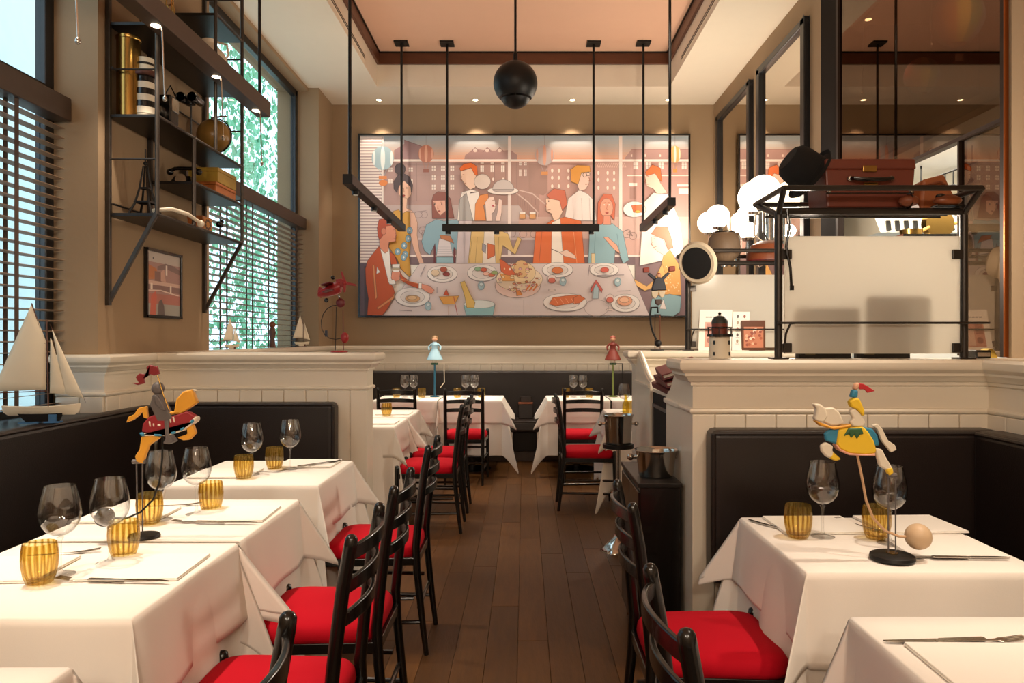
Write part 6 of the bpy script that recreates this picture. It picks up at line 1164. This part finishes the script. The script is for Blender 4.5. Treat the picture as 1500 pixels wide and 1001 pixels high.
for sx in (-1, 1):
    for sy in (-1, 1): m.tube([(sx*.065, sy*.065, .012), (sx*.04, sy*.04, .08), (sx*.022, sy*.022, .17), (sx*.008, sy*.008, .30)], [.008, .007, .006, .004], 6)
m.build('leg', M_blackmetal, o, smooth=True); m = MB(); m.box(-.08, .08, -.08, .08, 0, .012); m.box(-.045, .045, -.045, .045, .082, .092); m.box(-.026, .026, -.026, .026, .165, .174); m.build('platform', M_blackmetal, o); MB().tube([(0, 0, .29), (0, 0, .40)], .004, 6).ball((0, 0, .315), .012, 10, 6).build('spire', M_blackmetal, o)
o = thing('horn_handled_stick', 'curved white stick with ball end lying over the lowest shelf edge', 'stick', (-2.08, 4.55, 2.106)); MB().tube([(-.02, -.26, .018), (.03, -.15, .045), (.06, .0, .04), (.075, .12, .012)], .012, 10).build('shaft', C_white, o, smooth=True); MB().ball((.077, .14, .004), .022, 14, 10).build('knob', C_white, o, smooth=True)
o = thing('bird_figurine', 'small black bird figurine at the far end of the lowest shelf', 'figurine', (-2.13, 5.30, 2.101)); MB().tube([(0, 0, 0), (0, 0, .07)], .004, 6).lathe([(0, 0), (.025, 0), (.025, .005), (0, .005)], 14).build('perch', M_black, o); MB().ball((0, 0, .095), .022, 14, 8, (1, 2.0, 1)).build('body', M_black, o, smooth=True); MB().ball((0, .04, .12), .014, 10, 8).lathe([(.005, .0), (0, .022)], 8, (0, .052, .12), axis='y').build('head', M_black, o, smooth=True)
o = thing('cream_vase', 'rounded cream ceramic vase on the shelf above the beam light', 'vase', (-2.16, 5.20, 3.166)); MB().lathe([(0, 0), (.07, 0), (.118, .06), (.125, .12), (.10, .19), (.055, .235), (.04, .26), (.05, .28), (.03, .28), (.02, .20), (0, .18)], 30).build('body', cm('cream_ceramic', '#e0d2bd', rough=.3), o, smooth=True); MB().tube([(.045, 0, .27), (.12, 0, .25), (.13, 0, .18), (.11, 0, .15)], .008, 8).build('handle', MATS['cream_ceramic'], o, smooth=True)
o = thing('brass_basket', 'openwork brass basket on the upper shelf above the beam light', 'basket', (-2.17, 4.48, 3.166)); m = MB()
for k in range(14): a = 2*pi*k/14; m.tube([(.06*cos(a), .06*sin(a), .008), (.10*cos(a+.2), .10*sin(a+.2), .12), (.085*cos(a+.4), .085*sin(a+.4), .24)], .004, 5)
m.build('stave', M_brass, o, smooth=True)['kind'] = 'stuff'; m = MB()
for r_, z in ((.062, .008), (.10, .12), (.087, .24)): m.tube([(r_*cos(2*pi*k/20), r_*sin(2*pi*k/20), z) for k in range(21)], .005, 6)
m.lathe([(0, 0), (.06, 0), (.06, .006), (0, .006)], 20); m.build('hoop', M_brass, o, smooth=True)
# framed print on the pier
o = thing('framed_print', 'small black framed print of a canal bridge below the steel shelving', 'picture', (-2.326, 4.875, 1.745))
fr = MB()
for a, b, c, d in ((-.24, -.222, -.215, .215), (.222, .24, -.215, .215), (-.24, .24, .197, .215), (-.24, .24, -.215, -.197)): fr.box(0, .02, a, b, c, d)
fr.build('frame', M_black, o, bevel=.002); MB().box(0, .008, -.222, .222, -.197, .197).build('mount', M_paper, o)
g = Print(o, lambda u, v, k: (.0085+k*4e-5, -.222+.444*u, .197-.394*v))
g.rect(0, 0, 1, 1, '#b08a82'); g.rect(0, 0, 1, .16, '#c9bcb2'); g.poly([(.3, .22), (.55, .15), (.8, .17), (1, .22), (1, .30), (.6, .24), (.3, .28)], '#8a706c'); g.poly([(0, .2), (.28, .26), (.3, .42), (.05, .45)], '#c27a4c'); g.rect(.22, .3, .42, .46, '#8f6a62'); g.rect(.55, .18, .6, .34, '#efe0d4'); g.rect(.02, .46, 1, .52, '#d8b7a8'); g.rect(.0, .52, 1, .62, '#8d6d69'); g.rect(.1, .5, .16, .6, '#f0ded0'); g.rect(.68, .5, .73, .64, '#f0ded0'); g.line([(0, .62), (.4, .60), (1, .66)], .02, '#e6cfc2')
g.rect(0, .66, 1, .82, '#b9766a'); g.rect(0, .82, 1, 1, '#a8a69e'); g.poly([(.08, 1), (.12, .7), (.24, .62), (.28, .7), (.26, 1)], '#cf6a56'); g.poly([(.3, 1), (.34, .78), (.42, .74), (.5, .85), (.52, 1)], '#6d605e'); g.ell(.18, .1, .02, .02, '#5a5050', 8); g.poly([(.4, .3), (.5, .25), (.55, .45), (.4, .45)], '#d0a594')
g.build('print', o)
